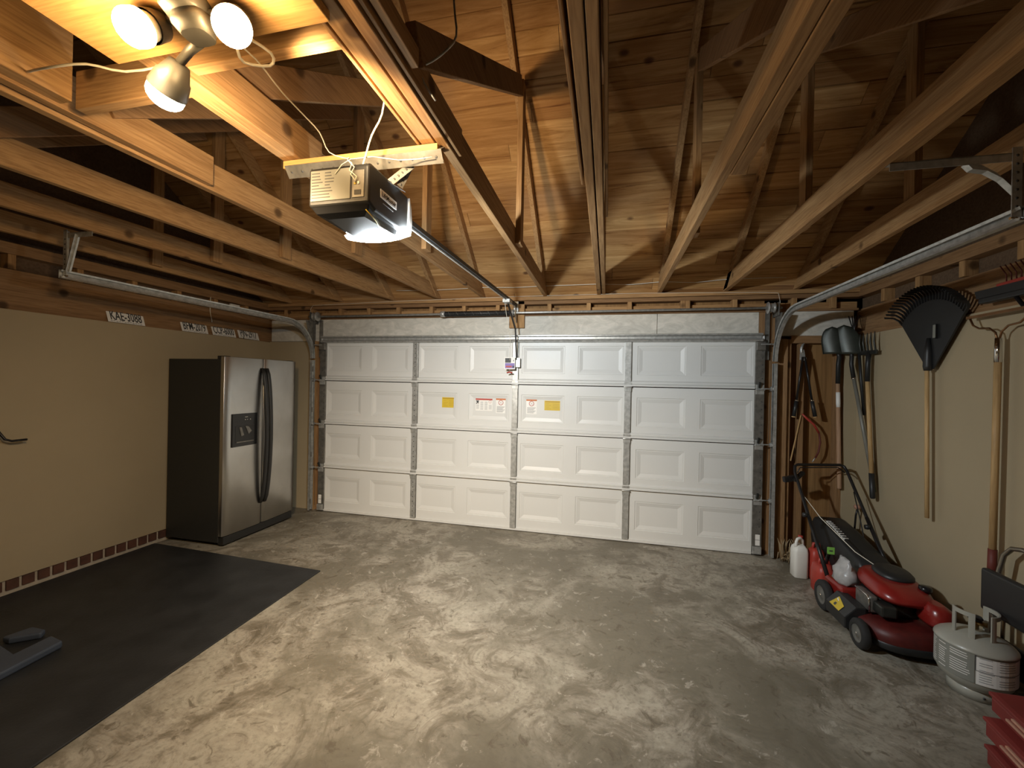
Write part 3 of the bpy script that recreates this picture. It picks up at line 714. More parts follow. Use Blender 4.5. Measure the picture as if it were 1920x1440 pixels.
# ------------------------------------------------------------------ licence plates
def plate(y0, y1, s, label, z0=2.09, lean=.04, rise=.135, crook=0):
    cy = (y0 + y1) / 2; t = thing('license_plate', label, 'license plate', (-3.262, cy, z0), 'licence plates on the left ledge')
    wy, wx = y1 - y0, -lean
    xd = V((0, 1, crook)).normalized(); yd = V((-lean, 0, rise)).normalized(); c = V((-3.265, cy, z0 + .002 + abs(crook) * wy / 2)) + yd * .072
    nrm = xd.cross(yd)
    b = B().m(M['label_white']); h = .142; w2 = wy / 2
    pts = []
    def P(u, v, d=0): return c + xd * u + yd * v + nrm * d
    q = [(-w2, -h / 2), (w2, -h / 2), (w2, h / 2), (-w2, h / 2)]
    b.loft([[P(u, v, 0) for u, v in q], [P(u, v, .0022) for u, v in q]], sm=False)
    pb = b.build('plate_body', t, bevel=.001)
    b = B().m(M['navy'])
    for (u0, u1, v0, v1) in ((-.07, .05, .050, .062), (-w2 + .012, -w2 + .03, .054, .060)):
        b.loft([[P(u, v, .0022) for u, v in ((u0, v0), (u1, v0), (u1, v1), (u0, v1))], [P(u, v, .003) for u, v in ((u0, v0), (u1, v0), (u1, v1), (u0, v1))]], sm=False)
    b.m(M['label_grey2'])
    for i in range(12):
        u0 = -w2 + .02 + i * (wy - .04) / 12; v = -.062 + .004 * math.sin(i * 2.1)
        b.loft([[P(u, w_, .0022) for u, w_ in ((u0, v), (u0 + .015, v), (u0 + .015, v + .006), (u0, v + .006))], [P(u, w_, .003) for u, w_ in ((u0, v), (u0 + .015, v), (u0 + .015, v + .006), (u0, v + .006))]], sm=False)
    b.build('plate_print', t)
    text(s, .125, M['label_dark'], t, P(0, -.010, .0032), xd, yd, .0012, 'plate_number', sx=.50 * wy / .30)
    return t
plate(-1.738, -1.440, 'KAE-3088', 'licence plate reading KAE-3088 on the ledge of the left wall', rise=.13, lean=.045)
plate(-1.092, -.805, 'BFM-2079', 'licence plate reading BFM-2079 on the ledge of the left wall', rise=.13, lean=.045)
plate(-.752, -.458, 'CCP-6000', 'licence plate reading CCP-6000 on the ledge of the left wall', rise=.13, lean=.045)
plate(-.418, -.125, 'PJN-2917', 'licence plate reading PJN-2917 on the ledge of the left wall', rise=.13, lean=.045, crook=-.02)
tag(box(M['white'], -3.262, -3.24, -.56, -.44, 2.44, 2.475).build('outlet_strip', bevel=.003), 'small white rectangular fitting high on the left wall framing', 'fitting')
wire('electric_cable', [(-3.25, -.80, 2.50), (-3.255, -.80, 2.35), (-3.25, -.78, 2.24), (-3.262, -.775, 2.235)], .004, M['wirewhite'], 'white cable dropping behind the licence plates', 'cable')
# black lever hook on the left wall
t = thing('wall_hook', 'black bent metal hook sticking out of the left wall', 'wall hook', (-3.25, -2.4, 1.14))
B().m(M['blackmetal']).tube([(-3.248, -2.43, 1.25), (-3.21, -2.42, 1.20), (-3.19, -2.40, 1.15), (-3.18, -2.37, 1.135), (-3.18, -2.29, 1.137)], .0085, 10).build('hook', t)
B().m(M['blackmetal']).box(-3.25, -3.243, -2.47, -2.40, 1.15, 1.30).build('back_plate', t, bevel=.003)

# ------------------------------------------------------------------ refrigerator
t = thing('refrigerator', 'stainless side-by-side refrigerator with charcoal sides at the left', 'refrigerator', (-2.9, -.79, 0), )
FY0, FY1 = -1.25, -.33
box(M['fridgeside'], -3.235, -2.605, FY0 + .008, FY1 - .008, .04, 1.80).build('cabinet', t, bevel=.006)
box(M['black'], -2.62, -2.555, FY0 + .02, FY1 - .02, .02, .095).build('toe_grille', t, bevel=.004)
b = B().m(M['black'])
for x in (-3.1, -2.7):
    for y in (FY0 + .08, FY1 - .08): b.lathe([(.0, .0), (.022, .0), (.022, .04), (0, .04)], (x, y, 0), (0, 0, 1), 12)
b.build('foot', t)
def fdoor(y0, y1, hinge):
    n = 12; poly = [(-2.60, y0), ]
    poly = [(-2.598, y0 + .002)]
    for i in range(n + 1):
        u = i / n; y = y0 + (y1 - y0) * u; e = min(u, 1 - u) * (y1 - y0)
        bow = .012 * (1 - (2 * ((y - FY0) / (FY1 - FY0)) - 1) ** 2)
        edge = -.012 * max(0, 1 - e / .012) ** 2
        poly.append((-2.545 + bow + edge, y))
    poly.append((-2.598, y1 - .002))
    b = B().m(M['stainless']).smooth(); b.prism(poly, 'z', .105, 1.825)
    return b.build('door', t, bevel=.003)
d1 = fdoor(FY0, -.803, 0); d2 = fdoor(-.795, FY1, 1)
lab(d1, 'freezer door with the black dispenser'); lab(d2, 'plain stainless door')
box(M['galvdark'], -2.60, -2.595, FY0 + .01, FY1 - .01, .105, 1.82).build('door_gasket', t)
for y in (FY0 + .05, FY1 - .05): box(M['black'], -2.66, -2.57, y - .03, y + .03, 1.80, 1.832).build('hinge_cover', t, bevel=.004)
def fhandle(y, sgn, d):
    pts = []; N = 22
    for i in range(N + 1):
        u = i / N; z = .32 + 1.41 * u
        x = -2.528 + .068 * math.sin(math.pi * u) ** .55; yy = y + sgn * .022 * (1 - math.sin(math.pi * u) ** .7)
        pts.append((x, y, z))
    b = B().m(M['black']); rings = []
    secs = []
    for i, p in enumerate(pts):
        w = .017 if 0 < i < N else .015
        secs.append([(p[0] + .011 * c, p[1] + w * s_, p[2]) for c, s_ in ((1, .5), (.7, 1), (-1, 1), (-1, -1), (.7, -1), (1, -.5))])
    b.loft(secs); o = b.build('handle', d)
fhandle(-.826, -1, d1); fhandle(-.772, 1, d2)
# dispenser recessed panel
b = B().m(M['blacksatin']).box(-2.56, -2.531, -1.175, -.880, .945, 1.27)
dp = lab(b.build('dispenser', d1, bevel=.004), 'glossy black ice and water dispenser')
b = B().m(M['black']).box(-2.532, -2.5295, -1.14, -.92, .985, 1.15).m(M['galvdark']).prism([(-1.10, 1.135), (-1.075, 1.135), (-1.045, 1.055), (-1.075, 1.045)], 'x', -2.531, -2.524).prism([(-1.03, 1.145), (-.99, 1.135), (-.955, 1.09), (-.99, 1.06)], 'x', -2.531, -2.524)
b.m(M['galvdark']).box(-2.531, -2.522, -1.13, -.93, .985, .996)
for y in (-1.03, -1.005, -.97): b.m(M['white']).box(-2.531, -2.5295, y, y + .006, 1.205, 1.211)
b.box(-2.531, -2.5295, -1.03, -1.0, 1.232, 1.236)
b.build('dispenser_detail', t)

# ------------------------------------------------------------------ mat and parking stop
b = B().m(M['matrub']).prism([(-3.245, -1.335), (-1.34, -1.415), (-1.275, -3.3), (-1.26, -4.9), (-3.24, -4.9)], 'z', .0, .011)
tag(b.build('rubber_mat', bevel=.004), 'large black rubber floor mat along the left wall', 'floor mat')
b = B().m(M['blueplastic'])
b.prism([(-2.235, -2.66), (-2.105, -2.68), (-2.05, -3.12), (-2.18, -3.13), (-2.19, -2.98), (-2.60, -2.90), (-2.85, -2.96), (-2.85, -2.82), (-2.58, -2.76), (-2.22, -2.83)], 'z', .011, .055)
b.prism([(-2.47, -2.62), (-2.36, -2.62), (-2.33, -2.655), (-2.44, -2.74), (-2.50, -2.74)], 'z', .0112, .05)
tag(b.build('parking_stop', bevel=.012, seg=3), 'slate blue plastic parking stop lying on the black mat', 'parking stop')

# ------------------------------------------------------------------ tools on the right
# leaf rake
t = thing('leaf_rake', 'black plastic leaf rake hung fan-up on the right wall', 'rake', (3.19, -.97, .74))
B().m(M['ashwood']).tube([(3.19, -.985, .738), (3.19, -.955, 1.82)], .0125, 12).build('handle', t)
b = B().m(M['black'])
n = 26; A0 = (-.957, 1.80)
outer = []; x = 3.205
for i in range(n + 1):
    u = i / n * 2 - 1; a = u * 40
    r = .555 - .02 * u * u * 2
    outer.append((A0[0] - math.sin(R(a)) * r * 1.04, A0[1] + math.cos(R(a)) * r))
mid = [(A0[0] + (p[0] - A0[0]) * .84, A0[1] + (p[1] - A0[1]) * .84) for p in outer]
b.loft([[(3.215 - .02 * 0, A0[0] + .028, A0[1] - .02), (3.215, mid[0][0], mid[0][1])] + [(3.215, p[0], p[1]) for p in mid[1:-1]] + [(3.215, mid[-1][0], mid[-1][1]), (3.215, A0[0] - .028, A0[1] - .02)],
        [(3.207, A0[0] + .028, A0[1] - .02), (3.200, mid[0][0], mid[0][1])] + [(3.200, p[0], p[1]) for p in mid[1:-1]] + [(3.200, mid[-1][0], mid[-1][1]), (3.207, A0[0] - .028, A0[1] - .02)]], sm=False)
b.lathe([(.0, -.03), (.022, -.03), (.028, 0), (.024, .10), (.01, .2), (0, .2)], (3.195, -.957, 1.80), (0, 0, 1), 14)
b.build('fan', t)
b = B().m(M['black'])
for i in range(n + 1):
    m_, o_ = mid[i], outer[i]
    q = lambda f, dx: (3.207 + dx, m_[0] + (o_[0] - m_[0]) * f, m_[1] + (o_[1] - m_[1]) * f)
    b.bar(q(-.05, 0), q(.55, -.004), .006, .017, (1, 0, 0)); b.bar(q(.55, -.004), q(.97, -.03), .006, .016, (1, 0, 0)); b.bar(q(.96, -.03), q(1.03, -.09), .006, .014, (1, 0, 0))
tn = b.build('tines', t)
lab(box(M['label_grey'], 3.1835, 3.186, -1.035, -1.012, 1.995, 2.085).build('price_sticker', t), 'pale upright sticker')
B().m(M['black']).box(3.186, 3.20, -1.03, -1.017, 1.99, 2.09).build('fan_rib', t)
# bow rake
t = thing('bow_rake', 'steel bow rake with a long ash handle on the right wall', 'rake', (3.18, -1.5, .57))
B().m(M['ashwood']).tube([(3.19, -1.495, .70), (3.19, -1.503, 1.82)], .0165, 14).build('handle', t)
B().m(M['darkred']).tube([(3.19, -1.495, .567), (3.19, -1.495, .575), (3.19, -1.495, .715)], [.014, .021, .0195], 14).build('grip', t)
B().m(M['chrome']).tube([(3.19, -1.503, 1.80), (3.19, -1.503, 1.94)], [.0175, .015], 14).build('ferrule', t)
for s_ in (-1, 1):
    pts = [(3.19, -1.503 + s_ * .003, 1.92), (3.19, -1.503 + s_ * .02, 1.975), (3.19, -1.503 + s_ * .06, 2.005), (3.19, -1.503 + s_ * .13, 2.012), (3.185, -1.503 + s_ * .165, 2.035), (3.18, -1.503 + s_ * .185, 2.085)]
    P = [V(p) for p in pts]
    B().m(M['copper']).tube(P, .0055, 8).build('bow', t)
b = B().m(M['copper']).box(3.17, 3.19, -1.70, -1.305, 2.078, 2.094)
for i in range(15): b.bar((3.185, -1.69 + i * .027, 2.088), (3.215, -1.69 + i * .027, 2.10), .007, .007)
b.build('tine_bar', t)
# broom / red rake
t = thing('push_broom', 'black push broom head hung high on the right wall', 'broom', (3.2, -1.6, 2.03))
box(M['black'], 3.16, 3.21, -1.86, -1.40, 2.155, 2.19).build('head', t, bevel=.008)
b = B().m(M['black']).prism([(-1.87, 2.188), (-1.385, 2.188), (-1.37, 2.235), (-1.89, 2.235)], 'x', 3.165, 3.207); b.build('bristles', t)
B().m(M['blackmetal']).tube([(3.18, -1.615, 2.16), (3.18, -1.72, 2.02), (3.18, -2.0, 1.66)], .010, 10).build('handle', t)
B().m(M['black']).bar((3.18, -1.70, 2.05), (3.18, -1.735, 2.0), .035, .03).build('socket', t, bevel=.004)
t = thing('garden_rake', 'red garden rake head with upright tines above the black broom', 'rake', (3.21, -1.7, 2.25))
B().m(M['redplastic']).bar((3.215, -1.46, 2.247), (3.215, -1.95, 2.262), .02, .028).build('head_bar', t, bevel=.003)
b = B().m(M['darkred'])
for i in range(14): b.tube([(3.21, -1.52 - i * .03, 2.258), (3.20, -1.53 - i * .03, 2.30), (3.16, -1.545 - i * .03, 2.345)], .003, 6)
b.build('tines', t)
# spade 1 (round point) against the front wall
def blade(cx, cz, w, h, y, tilt, mat, par, pointed=True, nx=(1, 0, 0), lean=0):
    b = B().m(mat).smooth(); nx = V(nx).normalized(); N = 14; rows = 12; grid = []
    nn = V((0, 0, 1)).cross(nx)
    for j in range(rows + 1):
        v = j / rows; ww = w * (math.sqrt(max(0, 1 - ((v - .35) / .65) ** 2)) if v > .35 and pointed else 1) ** .9 if v > .35 else w
        row = []
        for i in range(N + 1):
            u = i / N * 2 - 1; d = -.028 * (1 - u * u) * (1 - .5 * v)
            row.append(b.bm.verts.new(V((cx, y, cz)) + nx * (u * max(ww, .006) / 2 + tilt * v) + V((0, 0, v * h)) + nn * (d + lean * v)))
        grid.append(row)
    for j in range(rows):
        for i in range(N): b.face([grid[j][i], grid[j][i + 1], grid[j + 1][i + 1], grid[j + 1][i]])
    o = b.build('blade', par); md = o.modifiers.new('s', 'SOLIDIFY'); md.thickness = .003
    return o
t = thing('shovel', 'round-point shovel with a worn wooden handle, leftmost of the hung tools', 'shovel', (3.1, -.02, .70), 'hanging shovels')
blade(3.055, 1.955, .20, .255, -.045, -.035, M['spade'], t, nx=(.92, -.38, 0))
B().m(M['black']).tube([(3.06, -.05, 1.99), (3.085, -.035, 1.93), (3.085, -.02, 1.86), (3.085, -.018, 1.68)], [.014, .0185, .019, .0185], 12).build('socket', t)
B().m(M['ashpink']).tube([(3.085, -.018, 1.69), (3.115, -.018, .71), (3.115, -.018, .70)], [.0165, .0185, .015], 12).build('handle', t)
lab(B().m(M['label_white']).tube([(3.0875, -.0195, 1.60), (3.091, -.0195, 1.50), (3.092, -.0195, 1.46)], [.0172, .0178, .0168], 12).build('handle_label', t), 'torn white label on the handle')
t = thing('shovel', 'dark shovel with a grey fibreglass handle, beside the wooden-handled shovel', 'shovel', (3.2, -.2, .74), 'hanging shovels')
blade(3.145, 1.95, .20, .27, -.10, -.055, M['spade'], t, nx=(.85, -.52, 0))
B().m(M['black']).tube([(3.145, -.105, 1.98), (3.16, -.085, 1.93), (3.16, -.08, 1.86), (3.17, -.10, 1.73)], [.013, .017, .017, .017], 12).build('socket', t)
B().m(M['chrome']).tube([(3.17, -.10, 1.735), (3.171, -.102, 1.722)], .0185, 12).build('collar', t)
B().m(M['fibre']).tube([(3.171, -.102, 1.725), (3.212, -.316, .90)], .0145, 12).build('handle', t)
lab(B().m(M['greenend']).tube([(3.212, -.316, .90), (3.217, -.34, .76)], .0155, 12).build('handle_end', t), 'green handle end')
t = thing('garden_fork', 'four-tined digging fork with a wooden handle and black grip', 'garden fork', (3.2, -.3, .71))
b = B().m(M['darksteel'])
for i in range(5):
    y = -.15 - i * .052; b.tube([(3.20, y, 1.955), (3.185, y, 2.04), (3.19, y, 2.125)], [.008, .007, .003], 8)
b.bar((3.20, -.135, 1.955), (3.20, -.375, 1.950), .016, .035).build('tines', t, bevel=.002)
B().m(M['black']).tube([(3.195, -.27, 1.95), (3.19, -.27, 1.85), (3.19, -.268, 1.70)], .0185, 12).build('socket', t)
B().m(M['ashwood']).tube([(3.19, -.268, 1.71), (3.19, -.355, .90)], .0165, 12).build('handle', t)
B().m(M['black']).tube([(3.19, -.352, .92), (3.19, -.375, .72), (3.19, -.376, .71)], [.0195, .0195, .014], 12).build('grip', t)
t = thing('cultivator', 'dark hand cultivator with thin prongs behind the shovels', 'cultivator', (3.2, -.06, 2.05))
b = B().m(M['blackmetal'])
for i in range(4): b.tube([(3.17, -.10, 2.10), (3.16 - .0 * i, -.085 - .012 * i, 2.19), (3.135 + .024 * i, -.07 - .01 * i, 2.30)], .0045, 6)
b.tube([(3.17, -.10, 2.12), (3.185, -.11, 1.98)], .010, 8); b.build('prongs', t)
for i in range(3): pass
B().m(M['black']).tube([(3.19, -.13, 2.0), (3.228, -.155, 1.40)], .012, 10).build('handle', t)
# loppers
t = thing('loppers', 'pair of black-handled loppers hung on the middle stud', 'loppers', (2.81, .0, 1.36))
b = B().m(M['galv']).loft([[(2.80 + dx, .012 + dy, z) for dx, dy in ((-a, -.004), (a, -.004), (a, .004), (-a, .004))] for z, a, in ((1.90, .022), (1.95, .022), (2.0, .012))], sm=False)
b.tube([(2.792, .012, 1.97), (2.790, .012, 2.01), (2.80, .012, 2.045), (2.815, .012, 2.06)], [.014, .013, .010, .004], 8)
b.lathe([(0, -.012), (.02, -.012), (.02, .004), (0, .004)], (2.812, .012, 1.915), (0, 1, 0), 14); b.build('jaws', t, bevel=.001)
for s_, (xb, zb) in ((-1, (2.728, 1.36)), (1, (2.908, 1.365))):
    xm = 2.81 + (xb - 2.81) * .72; zm = 1.90 + (zb - 1.90) * .72
    B().m(M['blackmetal']).tube([(2.81 + s_ * .008, .005, 1.93), (xm, -.005, zm)], .010, 10).build('arm', t)
    B().m(M['chrome']).tube([(xm - s_ * .001, -.005, zm + .008), (xm + s_ * .001, -.005, zm - .004)], .018, 12).build('collar', t)
    B().m(M['black']).tube([(xm, -.005, zm), (xb, -.01, zb)], [.016, .0175], 12).build('grip', t)
    B().m(M['ashwood']).tube([(xb, -.01, zb + .002), (xb + s_ * .001, -.01, zb - .008)], .0175, 12).build('end_cap', t)
# bow saw
t = thing('bow_saw', 'bow saw with a red curved frame hanging below the loppers', 'saw', (2.85, .0, .93))
pts = [(2.812, .02, 1.385), (2.85, .02, 1.345), (2.91, .02, 1.29), (2.955, .02, 1.21), (2.968, .02, 1.12), (2.955, .02, 1.03), (2.93, .02, .97)]
B().m(M['redplastic']).tube(pts[:4], [.006, .011, .010, .009], 10).build('frame', t)
B().m(M['darkred']).tube(pts[3:], .008, 10).build('frame', t)
B().m(M['galv']).tube([(2.93, .02, .975), (2.905, .02, .93)], .005, 8).build('tension_lever', t)
lab(B().m(M['ashwood']).bar((2.805, .03, 1.37), (2.725, .03, .93), .002, .02, (0, 1, 0)).bar((2.805, .03, 1.37), (2.725, .03, .93), .012, .002, (0, 1, 0)).build('blade', t), 'thin saw blade')

# ------------------------------------------------------------------ lawn mower
t = thing('lawn_mower', 'red push lawn mower with black folding handle and grass bag', 'lawn mower', (2.84, -1.1, 0))
def wheel(x, y, r, w):
    b = B().m(M['rubber']).lathe([(r * .62, -w / 2), (r * .9, -w / 2), (r, -w * .3), (r, w * .3), (r * .9, w / 2), (r * .62, w / 2)], (x, y, r + .001), (1, 0, 0), 32)
    wl = b.build('wheel', t)
    b = B().m(M['hubgrey']).lathe([(0, -w * .42), (r * .2, -w * .44), (r * .25, -w * .3), (r * .55, -w * .28), (r * .63, -w * .46), (r * .63, w * .46), (0, w * .4)], (x, y, r + .001), (1, 0, 0), 28)
    b.m(M['chrome']).lathe([(0, -w * .55), (.008, -w * .55), (.008, -w * .4)], (x, y, r + .001), (1, 0, 0), 8)
    b.build('hub', wl)
wheel(2.575, -1.425, .088, .045); wheel(2.58, -.965, .105, .048); wheel(3.11, -1.425, .088, .045); wheel(3.11, -.965, .105, .048)
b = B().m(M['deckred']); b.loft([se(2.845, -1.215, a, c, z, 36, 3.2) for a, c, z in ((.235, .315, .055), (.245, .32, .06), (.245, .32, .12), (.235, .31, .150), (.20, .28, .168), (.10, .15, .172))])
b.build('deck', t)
b = B().m(M['black']); b.loft([se(2.85, -1.215, a, c, z, 36, 3.2) for a, c, z in ((.236, .318, .045), (.252, .325, .05), (.252, .325, .085), (.248, .32, .09))]); b.build('deck_skirt', t)
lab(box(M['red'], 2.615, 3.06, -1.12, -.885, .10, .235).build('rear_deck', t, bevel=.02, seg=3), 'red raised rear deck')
b = B().m(M['black']); b.loft([[(x, y, z) for x, z in ((2.535, .06), (2.535, .135), (2.60, .205), (2.66, .205), (2.66, .06))] for y in (-1.09, -1.12, -1.30, -1.33)], sm=False)
ch = lab(b.build('side_chute', t, bevel=.008), 'dark side discharge flap')
b = B().m(M['yellow']); 
def q4(u, v): return V((2.535, -1.14, .138)) + V((0, -1, 0)) * u + V((.065, 0, .068)).normalized() * v + V((-.072, 0, .068)).normalized() * .0015
b.face([b.bm.verts.new(q4(*p)) for p in ((.0, .0 - .0), (.12, .0), (.12, .045), (.02, .075))]); b.m(M['label_dark']); b.face([b.bm.verts.new(q4(*p) + V((-.0005, 0, .0005))) for p in ((.035, .012), (.06, .01), (.055, .032), (.035, .03))]); b.m(M['white']); b.face([b.bm.verts.new(q4(*p) + V((-.0005, 0, .0005))) for p in ((.02, .055), (.05, .045), (.05, .052), (.02, .064))])
lab(b.build('warning_label', ch, recalc=False), 'yellow warning sticker')
# engine
b = B().m(M['darksteel']); b.loft([se(2.85, -1.20, .13, .14, z, 24, 3) for z in (.165, .20, .27)]); b.build('engine_block', t)
b = B().m(M['red']).smooth()
sh = []
for (z, a, c, dx, dy) in ((.296, .145, .185, 0, 0), (.302, .158, .20, 0, 0), (.325, .160, .20, 0, .0), (.350, .150, .188, 0, .01), (.372, .128, .16, .0, .02), (.380, .09, .11, .0, .03)):
    sh.append(se(2.87 + dx, -1.215 + dy, a, c, z, 32, 3.0, tilt=.0) if z < .3 else se(2.87 + dx, -1.215 + dy, a, c, z, 32, 3.0, tilt=.10))
b.loft(sh); b.build('engine_cover', t)
b = B().m(M['black']); b.loft([se(2.90, -1.15, a, c, z, 28, 2.2, tilt=.08) for a, c, z in ((.105, .115, .376), (.105, .115, .392), (.09, .10, .408), (.05, .06, .414))]); b.build('recoil_grille', t)
b = B().m(M['blacksatin']).lathe([(0, 0), (.032, 0), (.034, .014), (.032, .03), (0, .034)], (2.985, -1.31, .352), (0, 0, 1), 16).tube([(2.985, -1.31, .30), (2.985, -1.31, .355)], .022, 12); b.build('fuel_cap', t)
b = B().m(M['galvdark']).box(2.672, 2.72, -1.335, -1.17, .185, .29)
gm = b.build('muffler_guard', t, bevel=.012, seg=3)
B().m(M['chrome']).tube([(2.670, -1.18, .285), (2.670, -1.315, .285), (2.670, -1.332, .27), (2.670, -1.332, .19)], .006, 8).build('guard_rim', gm)
b = B().m(M['darksteel']).box(2.69, 2.78, -1.42, -1.30, .20, .27); b.build('air_filter', t, bevel=.012)
b = B().m(M['red']).loft([se(2.98, -1.40, a, c, z, 20, 2.5) for a, c, z in ((.06, .09, .20), (.07, .10, .22), (.065, .09, .30), (.03, .05, .325))]); b.build('fuel_tank', t)
# handle
hb = []
L0, L1, R0, R1 = V((2.63, -.90, .22)), V((2.655, -.22, .90)), V((3.06, -.90, .22)), V((3.10, -.12, .94))
B().m(M['blackmetal']).tube([L0, L0.lerp(L1, .45), L1 + V((0, -.03, -.03)), L1 + V((.01, .0, .02)), L1 + V((.035, .012, .035)), R1 + V((-.035, -.01, .0)), R1 + V((-.01, -.02, -.01)), R1 + V((0, -.05, -.045)), R0.lerp(R1, .45), R0], .0125, 10).build('handlebar', t)
B().m(M['blackmetal']).tube([L1 + V((.02, -.03, -.03)), L1 + V((.05, -.005, .012)), R1 + V((-.06, -.03, -.02)), R1 + V((-.02, -.06, -.06))], .005, 8).build('bail_lever', t)
b = B().m(M['blackmetal']).bar((2.64, -.27, .80), (2.74, -.20, .865), .035, .03); b.bar((2.56, -.26, .80), (2.66, -.24, .82), .04, .05); b.build('control_lever', t, bevel=.006)
B().m(M['blackmetal']).tube([L0, L0.lerp(L1, .5)], .0145, 10).build('lower_handle', t); B().m(M['blackmetal']).tube([R0, R0.lerp(R1, .5)], .0145, 10).build('lower_handle', t)
for q in (L0.lerp(L1, .52), R0.lerp(R1, .42)):
    B().m(M['black']).lathe([(0, -.02), (.018, -.02), (.02, 0), (.014, .015), (0, .015)], q + V((-.02, 0, 0)), (1, 0, 0), 10).build('wing_knob', t)
B().m(M['wirewhite']).tube([(2.655, -.36, .73), (2.70, -.62, .58), (2.78, -.95, .44), (2.84, -1.10, .40)], .003, 6).build('starter_cord', t)
b = B().m(M['black']).tube([(3.09, -.30, .74), (3.07, -.45, .52), (3.03, -.60, .36), (3.0, -.80, .28), (2.98, -1.0, .30)], .0045, 8); b.build('control_cable', t)
# bag
b = B().m(M['black']); b.loft([[(x, y, z) for x, z in ((2.835, z0), (2.82, (z0 + z1) / 2), (2.83, z1 - .02), (2.85, z1), (3.02, z1), (3.06, z1 - .02), (3.08, (z0 + z1) / 2), (3.06, z0))] for y, z0, z1 in ((-.93, .16, .30), (-.88, .12, .36), (-.70, .07, .40), (-.45, .05, .46), (-.25, .06, .49), (-.19, .12, .47), (-.17, .2, .44))])
bg = lab(b.build('grass_bag', t, bevel=.01), 'black fabric grass bag')
b = B().m(M['label_white'])
pr = []
for i in range(19):
    y = -.32 - i * .0165; z = .492 - (min(-.25 - y, .2)) * .15 - max(0, -.45 - y) * .24
    pr.append(((2.862, y, z), (2.905 if i % 2 else 2.872, y - .004, z + .0005)))
for a, c in pr: b.bar(a, c, .0166, .003)
lab(b.build('bag_print', bg), 'white worn lettering on the bag')

# small items by the mower
t = thing('oil_jug', 'tall white plastic jug standing on the floor left of the mower', 'jug', (2.655, -.41, 0))
b = B().m(M['white'])
b.loft([se(2.642, -.40, a, c, z, 24, 4.5) for a, c, z in ((.050, .055, .001), (.056, .06, .006), (.056, .06, .22), (.05, .055, .25), (.03, .035, .275))]); b.build('bottle', t)
B().m(M['white']).tube([(2.607, -.425, .235), (2.607, -.425, .30), (2.617, -.42, .325), (2.645, -.40, .33), (2.67, -.385, .31), (2.68, -.375, .25)], .012, 10).build('handle', t)
B().m(M['redplastic']).lathe([(0, 0), (.018, 0), (.018, .03), (0, .03)], (2.655, -.385, .318), (0, 0, 1), 14).build('cap', t)
def can(nm, lb_, cx, cy, rx, ry, h, mat):
    t = thing(nm, lb_, 'gas can', (cx, cy, 0))
    b = B().m(mat); b.loft([se(cx, cy, rx * a, ry * a, h * z, 24, 3.5) for a, z in ((.9, .0), (1, .04), (1, .62), (.92, .78), (.6, .84), (.3, .86))]); b.build('body', t)
    b = B().m(mat).tube([(cx - rx * .5, cy, h * .78), (cx - rx * .4, cy, h * .98), (cx + rx * .3, cy, h * .98), (cx + rx * .6, cy, h * .76)], .011, 8); b.build('handle', t)
    return t
c1 = can('gas_can', 'red plastic gas can on the floor behind the rear mower wheel', 2.715, -.66, .075, .085, .265, M['redplastic'])
B().m(M['label_white']).box(2.66, 2.70, -.748, -.744, .075, .082).build('spout_label', c1)
B().m(M['black']).tube([(2.72, -.66, .225), (2.735, -.67, .29), (2.74, -.69, .34)], .013, 10).build('spout', c1)
c2 = can('gas_can', 'second red gas can standing just behind the white jug', 2.762, -.42, .055, .06, .31, M['redplastic'])
B().m(M['redplastic']).tube([(2.755, -.45, .27), (2.765, -.50, .255), (2.775, -.52, .20)], .013, 10).build('spout', c2)
tag(B().m(M['green']).box(2.715, 2.765, -.705, -.700, .32, .375).m(M['label_dark']).box(2.728, 2.752, -.7062, -.704, .342, .352).build('price_tag'), 'bright green sticker tag above the red gas can', 'tag')
b = B().m(M['bagplastic']).smooth(); secs = []
for (z, a, c) in ((.236, .055, .075), (.25, .062, .09), (.285, .068, .10), (.32, .06, .095), (.345, .045, .07), (.375, .02, .062), (.405, .006, .058)):
    secs.append([(p[0] + random.uniform(-.008, .008), p[1] + random.uniform(-.010, .010), p[2] + random.uniform(-.004, .004)) for p in se(2.69, -1.01, a, c, z, 16, 2.4)])
b.loft(secs); tag(b.build('zip_bag'), 'crumpled clear plastic zip bag sitting on the mower deck', 'plastic bag')
t = thing('walking_stick', 'short dark stick with a rounded pinkish top by the corner', 'stick', (3.16, -.10, 0))
B().m(M['blackmetal']).tube([(3.17, -.12, .003), (3.185, -.15, .50), (3.19, -.16, .56)], .008, 8).build('shaft', t)
B().m(M['tan']).lathe([(0, -.02), (.022, -.012), (.028, .005), (.02, .02), (0, .026)], (3.19, -.16, .575), (0, 0, 1), 14).build('knob', t)
b = B().m(M['straw'])
for i in range(70):
    a = random.uniform(0, 6.28); x, y = 2.70 + random.gauss(0, .05), -.045 - abs(random.gauss(0, .055)); L = random.uniform(.06, .17)
    x = min(max(x, 2.60), 2.83); e = V((x + math.cos(a) * L * .5, min(y + math.sin(a) * L * .4, -.02), random.uniform(.0, .22)))
    b.tube([(x, y, .004), ((x + e.x) / 2, min((y + e.y) / 2, -.02), e.z * .7 + .02), (e.x, e.y, max(e.z, .01))], [.003, .005, .001], 5)
o = tag(b.build('dry_leaves'), 'small heap of dry leaves and straw in the corner by the door', 'dry leaves'); o['kind'] = 'stuff'

